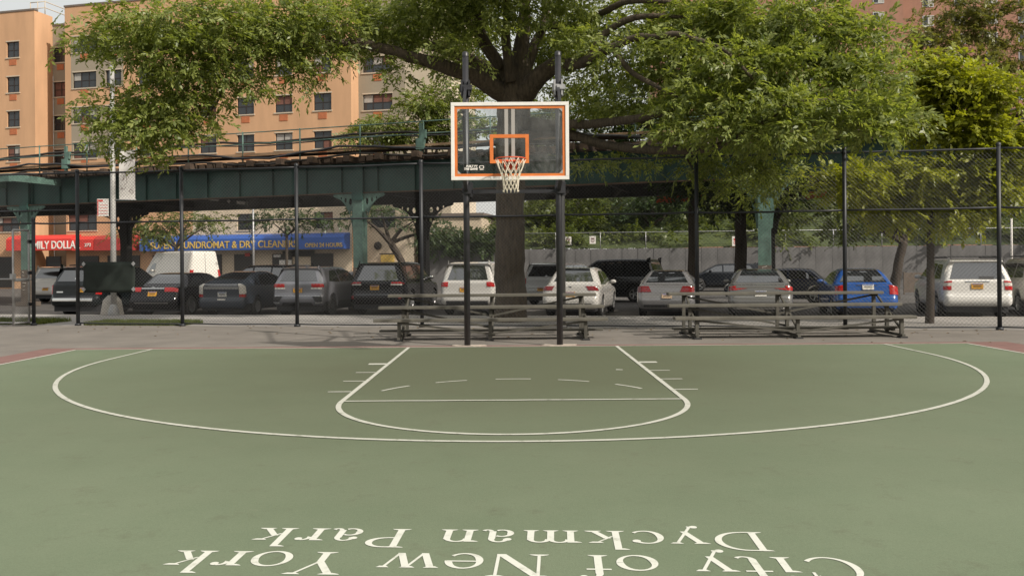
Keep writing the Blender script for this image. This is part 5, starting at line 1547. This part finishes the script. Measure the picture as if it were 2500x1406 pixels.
# ================================================================== GREY RETAINING WALL, FENCE AND SLOPE
RW = Plane(1700, 54.0, 7.0)
wall = thing("retaining_wall", "long grey concrete retaining wall of upright panels behind the parked cars", "wall", RW.pt(0), -RW.th)
u0, u1 = RW.uz(1035, 640)[0], RW.uz(2700, 640)[0]
WT = 2.42
mb = MB(); mb.box(0, .96, 0, .4, STREET, WT); pw = mb.mesh("wall_panel", M_wallc)
k = 0
for u in np.arange(u0, u1, 1.0): inst("wall_panel", pw, wall, (u, random.uniform(-.012, .012), random.uniform(-.01, .01)), random.uniform(-.006, .006)); k += 1
mb = MB(); mb.box(u0, u1, .012, .38, STREET, WT - .05); mb.build("wall_core", M_wallc, wall)
lf = thing("low_chain_link_fence", "low galvanised chain-link fence on top of the grey wall", "fence", RW.pt(0, 0, .2), -RW.th)
mb = MB(); mb.tube([(u0, 0, WT + 1.05), (u1, 0, WT + 1.05)], .028, 6); mb.build("rail", M_galv, lf)
mb = MB(); mb.tube([(0, 0, 0), (0, 0, 1.08)], .032, 6); pm = mb.mesh("post", M_galv)
for u in np.arange(u0, u1, 2.9): inst("post", pm, lf, (u, 0, WT))
mb = MB(); chain_panel(mb, u1 - u0, WT, WT + 1.05, .12, .0022); o = mb.build("chain_mesh", M_wire, lf); o.location = (u0, .03, 0)
for px, py, s_, label in ((1387, 588, .42, "white square sign on the low fence beside the hoop post"), (1447, 586, .40, "small white sign with grey print on the low fence"), (1797, 589, .50, "white sign with red print beside the dark trunk")):
    q = RW.at(px, py, .1)
    t = thing("fence_sign", label, "sign", q, -RW.th, "signs on the low fence")
    mb = MB(); mb.box(-s_ / 2, s_ / 2, -.012, .012, -s_ * .62, s_ * .62); mb.build("sign_plate", M_paper, t)
    mb = MB(); mb.box(-s_ * .3, s_ * .3, -.016, -.0125, .05 * s_, .35 * s_); mb.box(-s_ * .3, s_ * .25, -.016, -.0125, -.35 * s_, -.25 * s_); mb.box(-s_ * .3, s_ * .3, -.016, -.0125, -.15 * s_, -.06 * s_); mb.build("printed_text", M_signred if px > 1700 else M_ink, t)
# grass slope
mb = MB(); G = []
for i in range(61):
    u = u0 + 6 + (u1 - u0 + 30) * i / 60; row = []
    for j in range(26):
        off = .35 + j * 1.7
        z = WT - .12 + (1 - math.exp(-off / 18)) * 8.2 + .25 * math.sin(u * .5 + j) * min(1, off / 4) + .2 * math.sin(u * 1.3 - j * .7) * min(1, off / 4)
        q = RW.pt(u, z, off); row.append(q)
    G.append(row)
mb.grid(G)
hill = struct(mb.build("grass_slope", M_grassg))
R5 = np.random.default_rng(3); cl = []
for i in range(260):
    u = R5.uniform(u0 + 6, u1 + 10); off = .6 + 26 * R5.random() ** 1.3
    z = WT - .12 + (1 - math.exp(-off / 18)) * 8.2
    q = RW.pt(u, z + .15, off); cl.append(((q.x, q.y, q.z), (1.4, 1.2, .35), 8, 7))
me = leaf_mesh("slope_undergrowth", cl, L_mid, .26, .5, 6, .25, 4); stuff(link(bpy.data.objects.new("slope_undergrowth", me)))
cl = []
q0, q1 = u0 + .2, RW.uz(1215, 600)[0]
for i in range(26):
    u = q0 + (q1 - q0) * i / 25; q = RW.pt(u, WT + random.uniform(-.1, .9), -.1 + random.uniform(0, .9)); cl.append(((q.x, q.y, q.z), (.55, .4, .45), 10, 9))
me = leaf_mesh("ivy", cl, L_dark, .17, .55, 6, .18, 8); o = link(bpy.data.objects.new("ivy_hedge", me)); tag(o, "dark ivy spilling over the wall left of the oak trunk", "hedge")

# grass at the fence foot
def blades(name, u_list, n, hmax, m, off0, off1, seed):
    R = np.random.default_rng(seed); V_ = []; Fc = []
    for i in range(n):
        u = R.uniform(*u_list); q = FEN.pt(u, 0.0, R.uniform(off0, off1)); a = R.uniform(0, PI); h = hmax * (.35 + .65 * R.random()); w = .012
        dx, dy = math.cos(a) * w, math.sin(a) * w; lx, ly = R.normal() * h * .35, R.normal() * h * .35
        b = len(V_); V_ += [(q.x - dx, q.y - dy, 0), (q.x + dx, q.y + dy, 0), (q.x + lx, q.y + ly, h)]; Fc.append((b, b + 1, b + 2))
    me = bpy.data.meshes.new(name); me.from_pydata(V_, [], Fc); me.materials.append(m)
    return stuff(link(bpy.data.objects.new(name, me)))
blades("grass_strip", (fu(196), fu(440)), 9000, .13, L_grass, .1, 1.1, 5)
blades("grass_strip", (fu(-200), fu(76)), 5000, .16, L_grass, .1, 1.6, 6)

# ================================================================== TREES
def tree(name, label, limbs, clumps, lm, bark, size=.16, width=.42, per=6, blob=.32, seed=1, group=None, wob=.1, flat=.45):
    base = at(*limbs[0][0][:3])
    t = thing(name, label, "tree", (base.x, base.y, 0), 0, group)
    def rel(o): o.parent = t; o.location = (-base.x, -base.y, 0); return o
    mb = MB()
    for P in limbs[:1]: limb(mb, P, 14, 6, wob)
    rel(mb.build("trunk", bark))
    if len(limbs) > 1:
        for P in limbs[1:]:
            mb = MB(); limb(mb, P, 9, 5, wob); rel(mb.build("limb", bark))
    if clumps:
        me = leaf_mesh("crown", clumps, lm, size, width, per, blob, seed, flat)
        rel(link(bpy.data.objects.new("crown", me)))
    return t

# ---- the oak behind the hoop
OL = [
 [(1247, 800, 22, .56), (1247, 775, 22, .45), (1246, 700, 22, .40), (1245, 560, 22, .375), (1246, 440, 22, .37), (1250, 330, 22, .40), (1258, 240, 22, .46), (1264, 195, 22, .38), (1272, 125, 22, .22), (1280, 50, 22, .155), (1284, -60, 22, .12), (1290, -260, 22, .08)],
 [(1240, 240, 22, .26), (1200, 212, 21.7, .235), (1150, 185, 21.4, .20), (1080, 162, 21, .17), (1000, 138, 20.7, .145), (940, 120, 20.5, .13), (870, 106, 20.3, .11), (780, 110, 20, .09), (700, 122, 19.8, .075), (600, 138, 19.6, .055), (520, 160, 19.5, .04), (465, 200, 19.4, .02)],
 [(1245, 225, 22.2, .22), (1185, 165, 22.5, .17), (1100, 128, 22.6, .14), (1018, 104, 22.8, .11), (930, 85, 23, .08), (850, 60, 23, .05)],
 [(1250, 200, 22, .2), (1200, 135, 22, .145), (1150, 62, 22, .11), (1090, 15, 22, .09), (1040, -10, 22, .09), (960, -50, 22, .05)],
 [(1225, 165, 21.8, .14), (1190, 110, 21.6, .12), (1172, 70, 21.5, .11), (1162, 0, 21.4, .10), (1155, -120, 21.4, .08)],
 [(1248, 200, 21.6, .15), (1236, 110, 21.4, .12), (1237, 30, 21.3, .10), (1225, -80, 21.2, .07)],
 [(1275, 180, 22.2, .22), (1300, 120, 22.3, .15), (1322, 75, 22.4, .12), (1336, 15, 22.4, .10), (1350, -90, 22.4, .08)],
 [(1275, 235, 21.8, .28), (1310, 195, 21.5, .25), (1355, 160, 21.2, .20), (1412, 156, 20.2, .13), (1452, 136, 19.6, .105), (1506, 112, 19.1, .09), (1555, 92, 18.8, .082), (1600, 92, 18.4, .07), (1650, 84, 18.1, .062), (1695, 96, 17.9, .055), (1766, 122, 17.6, .042), (1840, 195, 17.3, .03)],
 [(1318, 70, 22.3, .12), (1350, 62, 22.0, .10), (1396, 68, 21.6, .09), (1430, 50, 21.4, .085), (1475, 30, 20.4, .08), (1536, 4, 19.8, .07), (1643, 6, 19.2, .04)],
 [(1430, 150, 20.0, .09), (1475, 85, 20.0, .085), (1536, 48, 19.6, .08), (1597, 40, 19.3, .06), (1671, 43, 19.0, .035)],
 [(1494, 116, 19.2, .07), (1536, 171, 18.8, .06), (1597, 208, 18.4, .05), (1665, 240, 18.0, .03)],
 [(1262, 300, 21.8, .20), (1320, 305, 21.2, .15), (1390, 305, 20.6, .12), (1450, 303, 20.3, .11), (1520, 295, 19.4, .10), (1600, 281, 18.6, .08), (1665, 266, 18.0, .05)],
 [(1258, 345, 21.9, .18), (1320, 322, 21.4, .14), (1390, 328, 20.9, .12), (1470, 352, 20.5, .11), (1560, 365, 19.6, .10), (1690, 368, 18.6, .085), (1770, 350, 17.9, .07), (1840, 310, 17.1, .06), (1885, 283, 16.8, .055), (1932, 254, 16.7, .05), (2040, 243, 16.6, .03)],
 [(1560, 292, 19.9, .05), (1610, 330, 19.9, .04), (1660, 362, 19.8, .03), (1700, 430, 19.7, .015)],
 [(790, 110, 20.0, .05), (830, 70, 20.3, .045), (880, 20, 20.6, .035), (900, -60, 21, .02)],
 [(560, 148, 19.5, .035), (545, 215, 19.5, .03), (520, 265, 19.4, .022), (470, 320, 19.4, .014), (430, 360, 19.4, .01)],
 [(700, 122, 19.8, .04), (640, 70, 19.4, .035), (560, 30, 19.0, .03), (480, 60, 18.7, .02), (400, 110, 18.6, .012)],
 [(1690, 88, 19.8, .05), (1780, 60, 19.4, .045), (1880, 60, 19.0, .035), (1980, 90, 18.8, .02)],
 [(1930, 254, 19.3, .035), (2000, 275, 19.1, .03), (2080, 310, 19.0, .02), (2130, 340, 19.0, .012)],
]
K = px_clump
OC = [
 # left mass
 K(420, 60, 18.8, 170, 75, 1.6, 110, 9), K(330, 115, 18.6, 105, 48, 1.1, 60, 9), K(470, 150, 18.9, 120, 55, 1.2, 75, 9), K(560, 70, 19.2, 130, 70, 1.6, 95, 9),
 K(400, 225, 19.0, 80, 50, .9, 45, 9), K(300, 262, 18.9, 55, 32, .6, 22, 8), K(370, 300, 19.0, 95, 48, .9, 50, 9), K(310, 318, 19.0, 55, 30, .6, 16, 8), K(395, 330, 19.1, 45, 28, .6, 12, 8), K(450, 270, 19.2, 60, 60, .9, 34, 8),
 K(530, 190, 19.4, 55, 40, .8, 20, 8), K(610, 200, 19.6, 30, 28, .5, 9, 8),
 # middle upper
 K(690, 60, 20.0, 150, 75, 1.8, 105, 9), K(660, 130, 19.8, 90, 30, 1.0, 32, 8), K(735, 165, 20.0, 28, 28, .5, 9, 8), K(815, 140, 20.1, 35, 30, .5, 11, 8), K(820, 60, 20.6, 120, 65, 1.8, 80, 9), K(945, 55, 21.2, 110, 55, 1.6, 60, 8), K(980, 165, 21.0, 32, 32, .5, 10, 8), K(955, 95, 20.9, 50, 40, .7, 18, 8), K(1060, 60, 22.4, 80, 70, 1.6, 26, 8), K(1020, 10, 22.5, 110, 45, 1.6, 45, 8),
 K(1130, 100, 24.2, 70, 70, 1.2, 22, 8), K(1200, 40, 24.5, 90, 70, 1.5, 22, 8), K(1390, 60, 24.0, 90, 70, 1.6, 34, 8), K(1340, 200, 24.0, 80, 50, 1.2, 18, 8), K(1420, 190, 23.2, 55, 60, 1.0, 20, 8),
 # right mass
 K(1470, 60, 21.5, 95, 60, 1.5, 40, 8), K(1540, 130, 21.0, 110, 55, 1.5, 45, 8), K(1600, 40, 20.8, 120, 60, 1.6, 70, 9), K(1650, 150, 20.3, 120, 70, 1.5, 75, 9), K(1720, 60, 19.8, 130, 70, 1.6, 90, 9), K(1560, 230, 20.6, 110, 50, 1.2, 38, 8), K(1700, 240, 19.9, 120, 60, 1.2, 60, 8),
 K(1830, 60, 19.2, 130, 75, 1.6, 100, 9), K(1820, 170, 19.2, 120, 65, 1.4, 85, 9), K(1960, 70, 18.8, 130, 75, 1.6, 100, 9), K(2080, 110, 18.8, 110, 70, 1.5, 80, 9), K(1940, 170, 18.9, 120, 60, 1.4, 75, 9), K(2120, 200, 18.8, 80, 55, 1.2, 50, 9), K(1830, 260, 19.3, 100, 45, 1.1, 45, 8), K(1960, 270, 19.0, 110, 45, 1.1, 52, 8), K(2090, 280, 18.9, 85, 45, 1.0, 44, 8), K(2160, 290, 18.9, 50, 30, .7, 20, 8), K(2080, 315, 18.9, 60, 20, .7, 12, 8),
 K(1780, 320, 19.6, 90, 32, 1.0, 22, 8), K(1900, 325, 19.3, 90, 28, .9, 20, 8), K(1700, 300, 20.0, 80, 35, .9, 22, 8), K(1440, 385, 20.6, 50, 20, .6, 7, 7), K(1570, 385, 20.4, 80, 22, .7, 9, 7), K(1700, 390, 20.0, 75, 28, .8, 14, 7), K(1800, 395, 19.8, 80, 30, .8, 16, 7), K(1430, 270, 21.2, 45, 40, .7, 12, 8), K(1480, 235, 22.4, 70, 50, .9, 16, 8),
 # crown above the frame
 K(600, -130, 23, 330, 120, 3.0, 130, 9), K(1000, -190, 24.5, 330, 140, 3.5, 130, 9), K(1450, -220, 25.5, 330, 140, 3.5, 130, 9), K(1900, -150, 24, 330, 130, 3.0, 140, 9), K(1230, -440, 25, 500, 140, 4.0, 150, 9),
]
def forward(c):
    # the lower boughs on the right reach further out than the ones above them
    d = c[0][1]; px = CX + c[0][0] * F / d; py = HY - (c[0][2] - HC) * F / d
    k = min(1.0, max(0.0, (px - 1480) / 220)) * min(1.0, max(0.0, (py - 40) / 300)) * (1 if py < 345 else 0)
    return (tuple(np.array((c[0][0], d, c[0][2] - HC)) * (1 - 2.5 * k / d) + np.array((0, 0, HC))), c[1], c[2], c[3])
OC = [forward(c) for c in OC]
OC = [(c[0], c[1], max(4, int(c[2] * (.75 if CX + c[0][0] * F / c[0][1] < 640 else 1))), c[3]) for c in OC]
OC += [K(x, y, dd, rx, ry, .35, nb, 6) for x, y, dd, rx, ry, nb in ((232, 92, 18.6, 30, 12, 4), (226, 128, 18.6, 26, 12, 4), (268, 60, 18.8, 26, 14, 4), (246, 262, 18.9, 30, 10, 4), (252, 330, 19, 22, 12, 3), (345, 372, 19, 20, 16, 4), (410, 378, 19, 22, 16, 4), (470, 330, 19.2, 22, 18, 4), (505, 250, 19.3, 26, 18, 4), (640, 215, 19.6, 24, 14, 4), (725, 185, 20, 20, 16, 4), (560, 215, 19.5, 24, 16, 4),
  (1205, 55, 20.2, 40, 26, 7), (1310, 45, 20.3, 36, 26, 7), (1255, 20, 20.3, 40, 20, 7), (1150, 120, 20.3, 30, 18, 5), (1090, 110, 20.4, 30, 20, 5), (1345, 95, 20.4, 30, 18, 5), (1480, 130, 19.0, 30, 16, 4), (1560, 100, 18.3, 36, 16, 5), (1660, 110, 17.7, 50, 20, 8), (1730, 125, 17.3, 40, 24, 8), (1430, 90, 19.8, 30, 18, 5))]
OC = [c if (HY - (c[0][2] - HC) * F / c[0][1]) > 372 else (c[0], c[1], max(5, int(c[2] * .62)), c[3]) for c in OC]
OC += [K(1770, 440, 20.0, 50, 24, .6, 7, 7), K(1860, 400, 19.6, 70, 24, .7, 9, 7), K(1960, 325, 19.2, 80, 24, .8, 12, 8), K(1850, 455, 21.5, 75, 30, .6, 15, 8), K(1910, 430, 21.0, 60, 26, .6, 10, 7)]
OC += [K(1110, 70, 21.0, 60, 50, .8, 16, 7), K(1060, 20, 20.6, 90, 40, 1.0, 26, 8), K(1190, 10, 20.5, 60, 40, .8, 14, 7), K(1280, 20, 20.4, 50, 45, .8, 10, 7), K(1400, 15, 20.6, 70, 40, .9, 20, 8), K(1380, 100, 23.6, 70, 50, .8, 24, 8), K(1180, 60, 24.0, 120, 60, 1.0, 30, 8), K(1120, 150, 24.0, 60, 40, .8, 18, 8), K(1420, 120, 20.4, 40, 26, .5, 8, 7), K(1330, 110, 23.8, 60, 60, .8, 20, 8),
       K(1250, -150, 19.5, 300, 90, 1.6, 70, 9), K(1520, -190, 19.5, 150, 60, 1.3, 40, 9), K(1150, -60, 20.0, 200, 40, 1.4, 60, 8)]
tree("oak_tree", "great spreading oak tree with thick limbs behind the hoop", OL, OC, L_oak, M_bark, .122, .40, 6, .22, 21, wob=.12, flat=.6)

# ---- young bright tree by the fence
d = 19.6
tree("young_tree", "slender young tree with bright yellow-green leaves by the fence",
 [[(2268, 800, d + .6, .13), (2270, 780, d + .6, .10), (2272, 640, d + .6, .085), (2272, 500, d + .6, .08), (2270, 400, d + .6, .065), (2265, 320, d + .6, .055), (2268, 260, d + .6, .045), (2270, 200, d + .6, .03), (2275, 140, d + .6, .015)],
  [(2268, 270, d + .6, .035), (2300, 235, d + .4, .028), (2350, 190, d + .2, .02), (2380, 165, d, .01)], [(2266, 290, d + .6, .03), (2330, 262, d + .3, .025), (2400, 230, d, .018), (2450, 215, d, .01)],
  [(2270, 420, d + .6, .03), (2220, 430, d + .2, .02), (2120, 430, d, .012)], [(2271, 470, d + .6, .03), (2340, 430, d + .2, .02), (2430, 415, d, .012)], [(2272, 500, d + .6, .025), (2220, 480, d + .9, .02), (2150, 500, d + 1, .012)]],
 [K(2275, 165, d + .6, 48, 38, .6, 26, 8), K(2330, 205, d + .3, 75, 34, .6, 34, 8), K(2420, 215, d, 70, 30, .6, 28, 8), K(2270, 245, d + .5, 70, 34, .7, 30, 8), K(2360, 260, d + .2, 70, 28, .6, 24, 8), K(2300, 310, d + .3, 80, 28, .7, 28, 8), K(2400, 330, d, 90, 30, .7, 34, 8), K(2480, 340, d, 60, 28, .6, 20, 8),
  K(2080, 440, d, 105, 26, .7, 34, 8), K(2230, 420, d + .2, 95, 30, .7, 34, 8), K(2360, 420, d + .1, 95, 30, .7, 34, 8), K(2460, 400, d, 70, 32, .6, 26, 8), K(2300, 470, d + .3, 100, 30, .7, 32, 8), K(2430, 470, d, 80, 34, .6, 28, 8), K(2140, 480, d + .6, 70, 26, .6, 20, 8), K(2200, 525, d + .6, 70, 20, .6, 16, 8), K(2340, 520, d + .2, 80, 24, .6, 20, 8)],
 L_bright, M_bark2, .13, .5, 6, .20, 31, flat=.35)

def simple_tree(name, label, px, base_z, d, h, crown, lm, r=.2, size=.2, seed=1, per=6, bark=M_bark2, group="trees beyond the parked cars", lean=0.0, fork=True, blob=.35):
    """h: pixel row of the fork; crown: clumps in pixels"""
    zb = HY - (base_z - HC) * F / d
    fork_y = h
    L = [[(px, zb, d, r * 1.35), (px + lean * .2, zb + (fork_y - zb) * .3, d, r), (px + lean * .6, zb + (fork_y - zb) * .7, d, r * .9), (px + lean, fork_y, d, r * .85)]]
    if fork:
        R = random.Random(seed)
        for c in crown[:5]:
            cx, cy = c[0], c[1]
            L.append([(px + lean, fork_y + 4, d, r * .6), ((px + lean) * .55 + cx * .45, fork_y * .6 + cy * .4 + R.uniform(-10, 6), d + R.uniform(-.5, .5), r * .42), (cx, cy, d + R.uniform(-.6, .6), r * .12)])
    C = [K(cx, cy, d + (hash((i, seed)) % 100 / 100 - .5) * 1.2, rx, ry, max(.7, rx * d / F * .7), nb, ns) for i, (cx, cy, rx, ry, nb, ns) in enumerate(crown) for nb in (max(3, int(nb * (.55 if d < 51 else .75))),)]
    return tree(name, label, L, C, lm, bark, size, .5, per, blob, seed, group)

simple_tree("street_tree", "dark-trunked tree between the fence posts by the mint column", 1808, STREET, 33, 480, [(1760, 440, 60, 34, 30, 8), (1850, 430, 70, 36, 36, 8), (1900, 470, 50, 30, 20, 8), (1720, 480, 50, 28, 16, 8), (1830, 400, 90, 34, 30, 8), (1790, 500, 50, 16, 10, 8)], L_dark, .24, .18, 41)
simple_tree("street_tree", "straight dark trunk standing close behind a black fence post", 1692, STREET, 31, 470, [(1690, 430, 60, 34, 26, 8), (1640, 450, 60, 28, 20, 8), (1740, 400, 60, 34, 24, 8)], L_dark, .19, .18, 42)
simple_tree("street_tree", "forked tree with yellow-green leaves behind the blue sedan", 2180, STREET, 38, 590, [(2100, 540, 60, 20, 18, 8), (2240, 520, 70, 24, 22, 8), (2180, 500, 100, 30, 34, 8), (2040, 500, 70, 32, 26, 8), (2140, 470, 90, 30, 30, 8), (2060, 560, 36, 26, 10, 8), (2290, 500, 60, 26, 16, 8), (1960, 470, 80, 34, 26, 8), (1930, 520, 60, 26, 16, 8)], L_mid, .22, .18, 43, lean=26)
simple_tree("street_tree", "leaning dark tree beside the tan stucco wall", 1012, STREET, 44, 590, [(930, 520, 40, 22, 10, 8), (1010, 540, 36, 24, 12, 8), (880, 530, 40, 22, 8, 8), (1060, 560, 30, 20, 10, 8)], L_dark, .2, .18, 44, lean=-60)
simple_tree("street_tree", "small leafy tree in front of the blue awning start", 430, STREET, 50, 600, [(390, 548, 60, 24, 24, 8), (465, 535, 70, 20, 24, 8), (520, 545, 50, 16, 12, 8), (385, 570, 40, 16, 10, 8), (325, 572, 50, 24, 14, 8)], L_mid, .12, .18, 45)
simple_tree("street_tree", "dark sapling hanging before the cream wall and blue awning", 700, STREET, 49, 570, [(690, 522, 60, 20, 16, 8), (730, 542, 40, 14, 10, 8), (660, 540, 40, 14, 8, 8), (800, 532, 50, 14, 8, 8)], L_dark, .09, .18, 46)
# behind the viaduct
BG = "trees behind the elevated railway"
simple_tree("backdrop_tree", "pale green tree rising above the railing left of the backboard", 1040, STREET, 56, 420, [(1040, 250, 70, 50, 50, 8), (940, 310, 90, 30, 44, 8), (1090, 300, 80, 50, 56, 8), (1010, 330, 100, 26, 40, 8), (870, 335, 50, 16, 16, 8), (1130, 230, 60, 60, 36, 8), (1160, 320, 70, 40, 36, 8)], L_pale, .22, .22, 51, group=BG)
simple_tree("backdrop_tree", "shady green tree behind the oak trunk and backboard", 1350, 4, 62, 440, [(1330, 300, 90, 70, 60, 8), (1420, 260, 80, 70, 50, 8), (1400, 350, 90, 40, 40, 8), (1270, 330, 70, 50, 36, 8), (1480, 330, 70, 50, 36, 8)], L_mid, .3, .24, 52, group=BG)
simple_tree("backdrop_tree", "dark bushy tree on the slope behind the low oak limbs", 1590, 4.2, 60, 520, [(1560, 330, 100, 60, 60, 8), (1640, 290, 100, 60, 60, 8), (1520, 250, 90, 60, 50, 8), (1660, 380, 90, 40, 40, 8), (1590, 500, 60, 36, 22, 8), (1700, 230, 90, 70, 50, 8)], L_dark, .3, .24, 53, group=BG)
simple_tree("backdrop_tree", "mid green tree filling the gap above the mint column", 1850, 4.5, 62, 500, [(1830, 320, 110, 60, 70, 8), (1920, 260, 110, 70, 70, 8), (1780, 240, 100, 60, 60, 8), (1960, 360, 90, 50, 50, 8), (1880, 410, 90, 40, 36, 8)], L_mid, .3, .24, 54, group=BG)
simple_tree("backdrop_tree", "dense green tree beyond the young yellow-green tree", 2120, 4.5, 64, 500, [(2120, 300, 110, 60, 70, 8), (2200, 250, 100, 60, 60, 8), (2060, 350, 90, 50, 50, 8), (2240, 340, 100, 50, 50, 8), (2150, 400, 100, 40, 40, 8)], L_mid, .3, .24, 55, group=BG)
simple_tree("backdrop_tree", "olive green open tree before the brick tower", 2430, 5.5, 78, 280, [(2330, 70, 80, 50, 60, 8), (2290, 120, 60, 40, 36, 8), (2430, 60, 80, 60, 60, 8), (2480, 140, 70, 50, 46, 8), (2390, 160, 80, 50, 50, 8), (2250, 70, 50, 50, 24, 8), (2350, 10, 90, 40, 46, 8), (2500, 30, 60, 50, 30, 8), (2460, 210, 60, 24, 18, 8)], L_olive, .3, .26, 56, group=BG)
simple_tree("backdrop_tree", "deep green tree in the shade past the frame-side post", 2440, 4.5, 60, 520, [(2430, 430, 100, 50, 50, 8), (2520, 380, 100, 60, 50, 8), (2350, 400, 80, 40, 36, 8), (2480, 490, 80, 34, 30, 8)], L_dark, .3, .24, 57, group=BG)
simple_tree("slope_tree", "short dark tree rooted just above the grey wall", 1590, 3.2, 58, 545, [(1560, 520, 70, 26, 26, 8), (1640, 510, 70, 30, 28, 8), (1600, 480, 90, 28, 30, 8)], L_dark, .34, .2, 58, group="trees on the grass slope")
simple_tree("slope_tree", "bushy shrub-like tree on the slope right of the oak trunk", 1320, 3.6, 60, 560, [(1310, 545, 50, 34, 26, 8), (1350, 500, 60, 34, 26, 8), (1420, 490, 60, 26, 22, 8), (1240, 560, 50, 34, 20, 8)], L_mid, .16, .2, 59, group="trees on the grass slope")

# unseen tree belt added behind and beside the court to darken car reflections
cl = []
R7 = np.random.default_rng(77)
for i in range(90):
    if i < 55: x, y = R7.uniform(-55, 50), R7.uniform(-34, -27)
    else: x, y = R7.uniform(42, 50), R7.uniform(-30, 14)
    cl.append(((x, y, R7.uniform(2.2, 7.5)), (3.2, 2.6, 2.4), 16, 6))
me = leaf_mesh("unseen_tree_belt", cl, L_dark, .75, .6, 6, 1.0, 78); stuff(link(bpy.data.objects.new("unseen_tree_belt", me)))

# dead leaves and litter on the asphalt
mb = MB(); R6 = random.Random(9)
for i in range(170):
    q = FEN.pt(R6.uniform(-11, 11), 0, -R6.random() ** 2 * 3.2 - .05); a = R6.uniform(0, PI); s_ = R6.uniform(.02, .05)
    v = [(q.x + s_ * math.cos(a + k * PI / 2) * (1, .5)[k % 2], q.y + s_ * math.sin(a + k * PI / 2) * (1, .5)[k % 2], .006 + .012 * (k % 2)) for k in range(4)]
    mb.add(v, [(0, 1, 2, 3)])
stuff(mb.build("fallen_leaves", mat("dry_leaf", (0.20, 0.14, 0.07), .9, noise=.3, scale=20)))
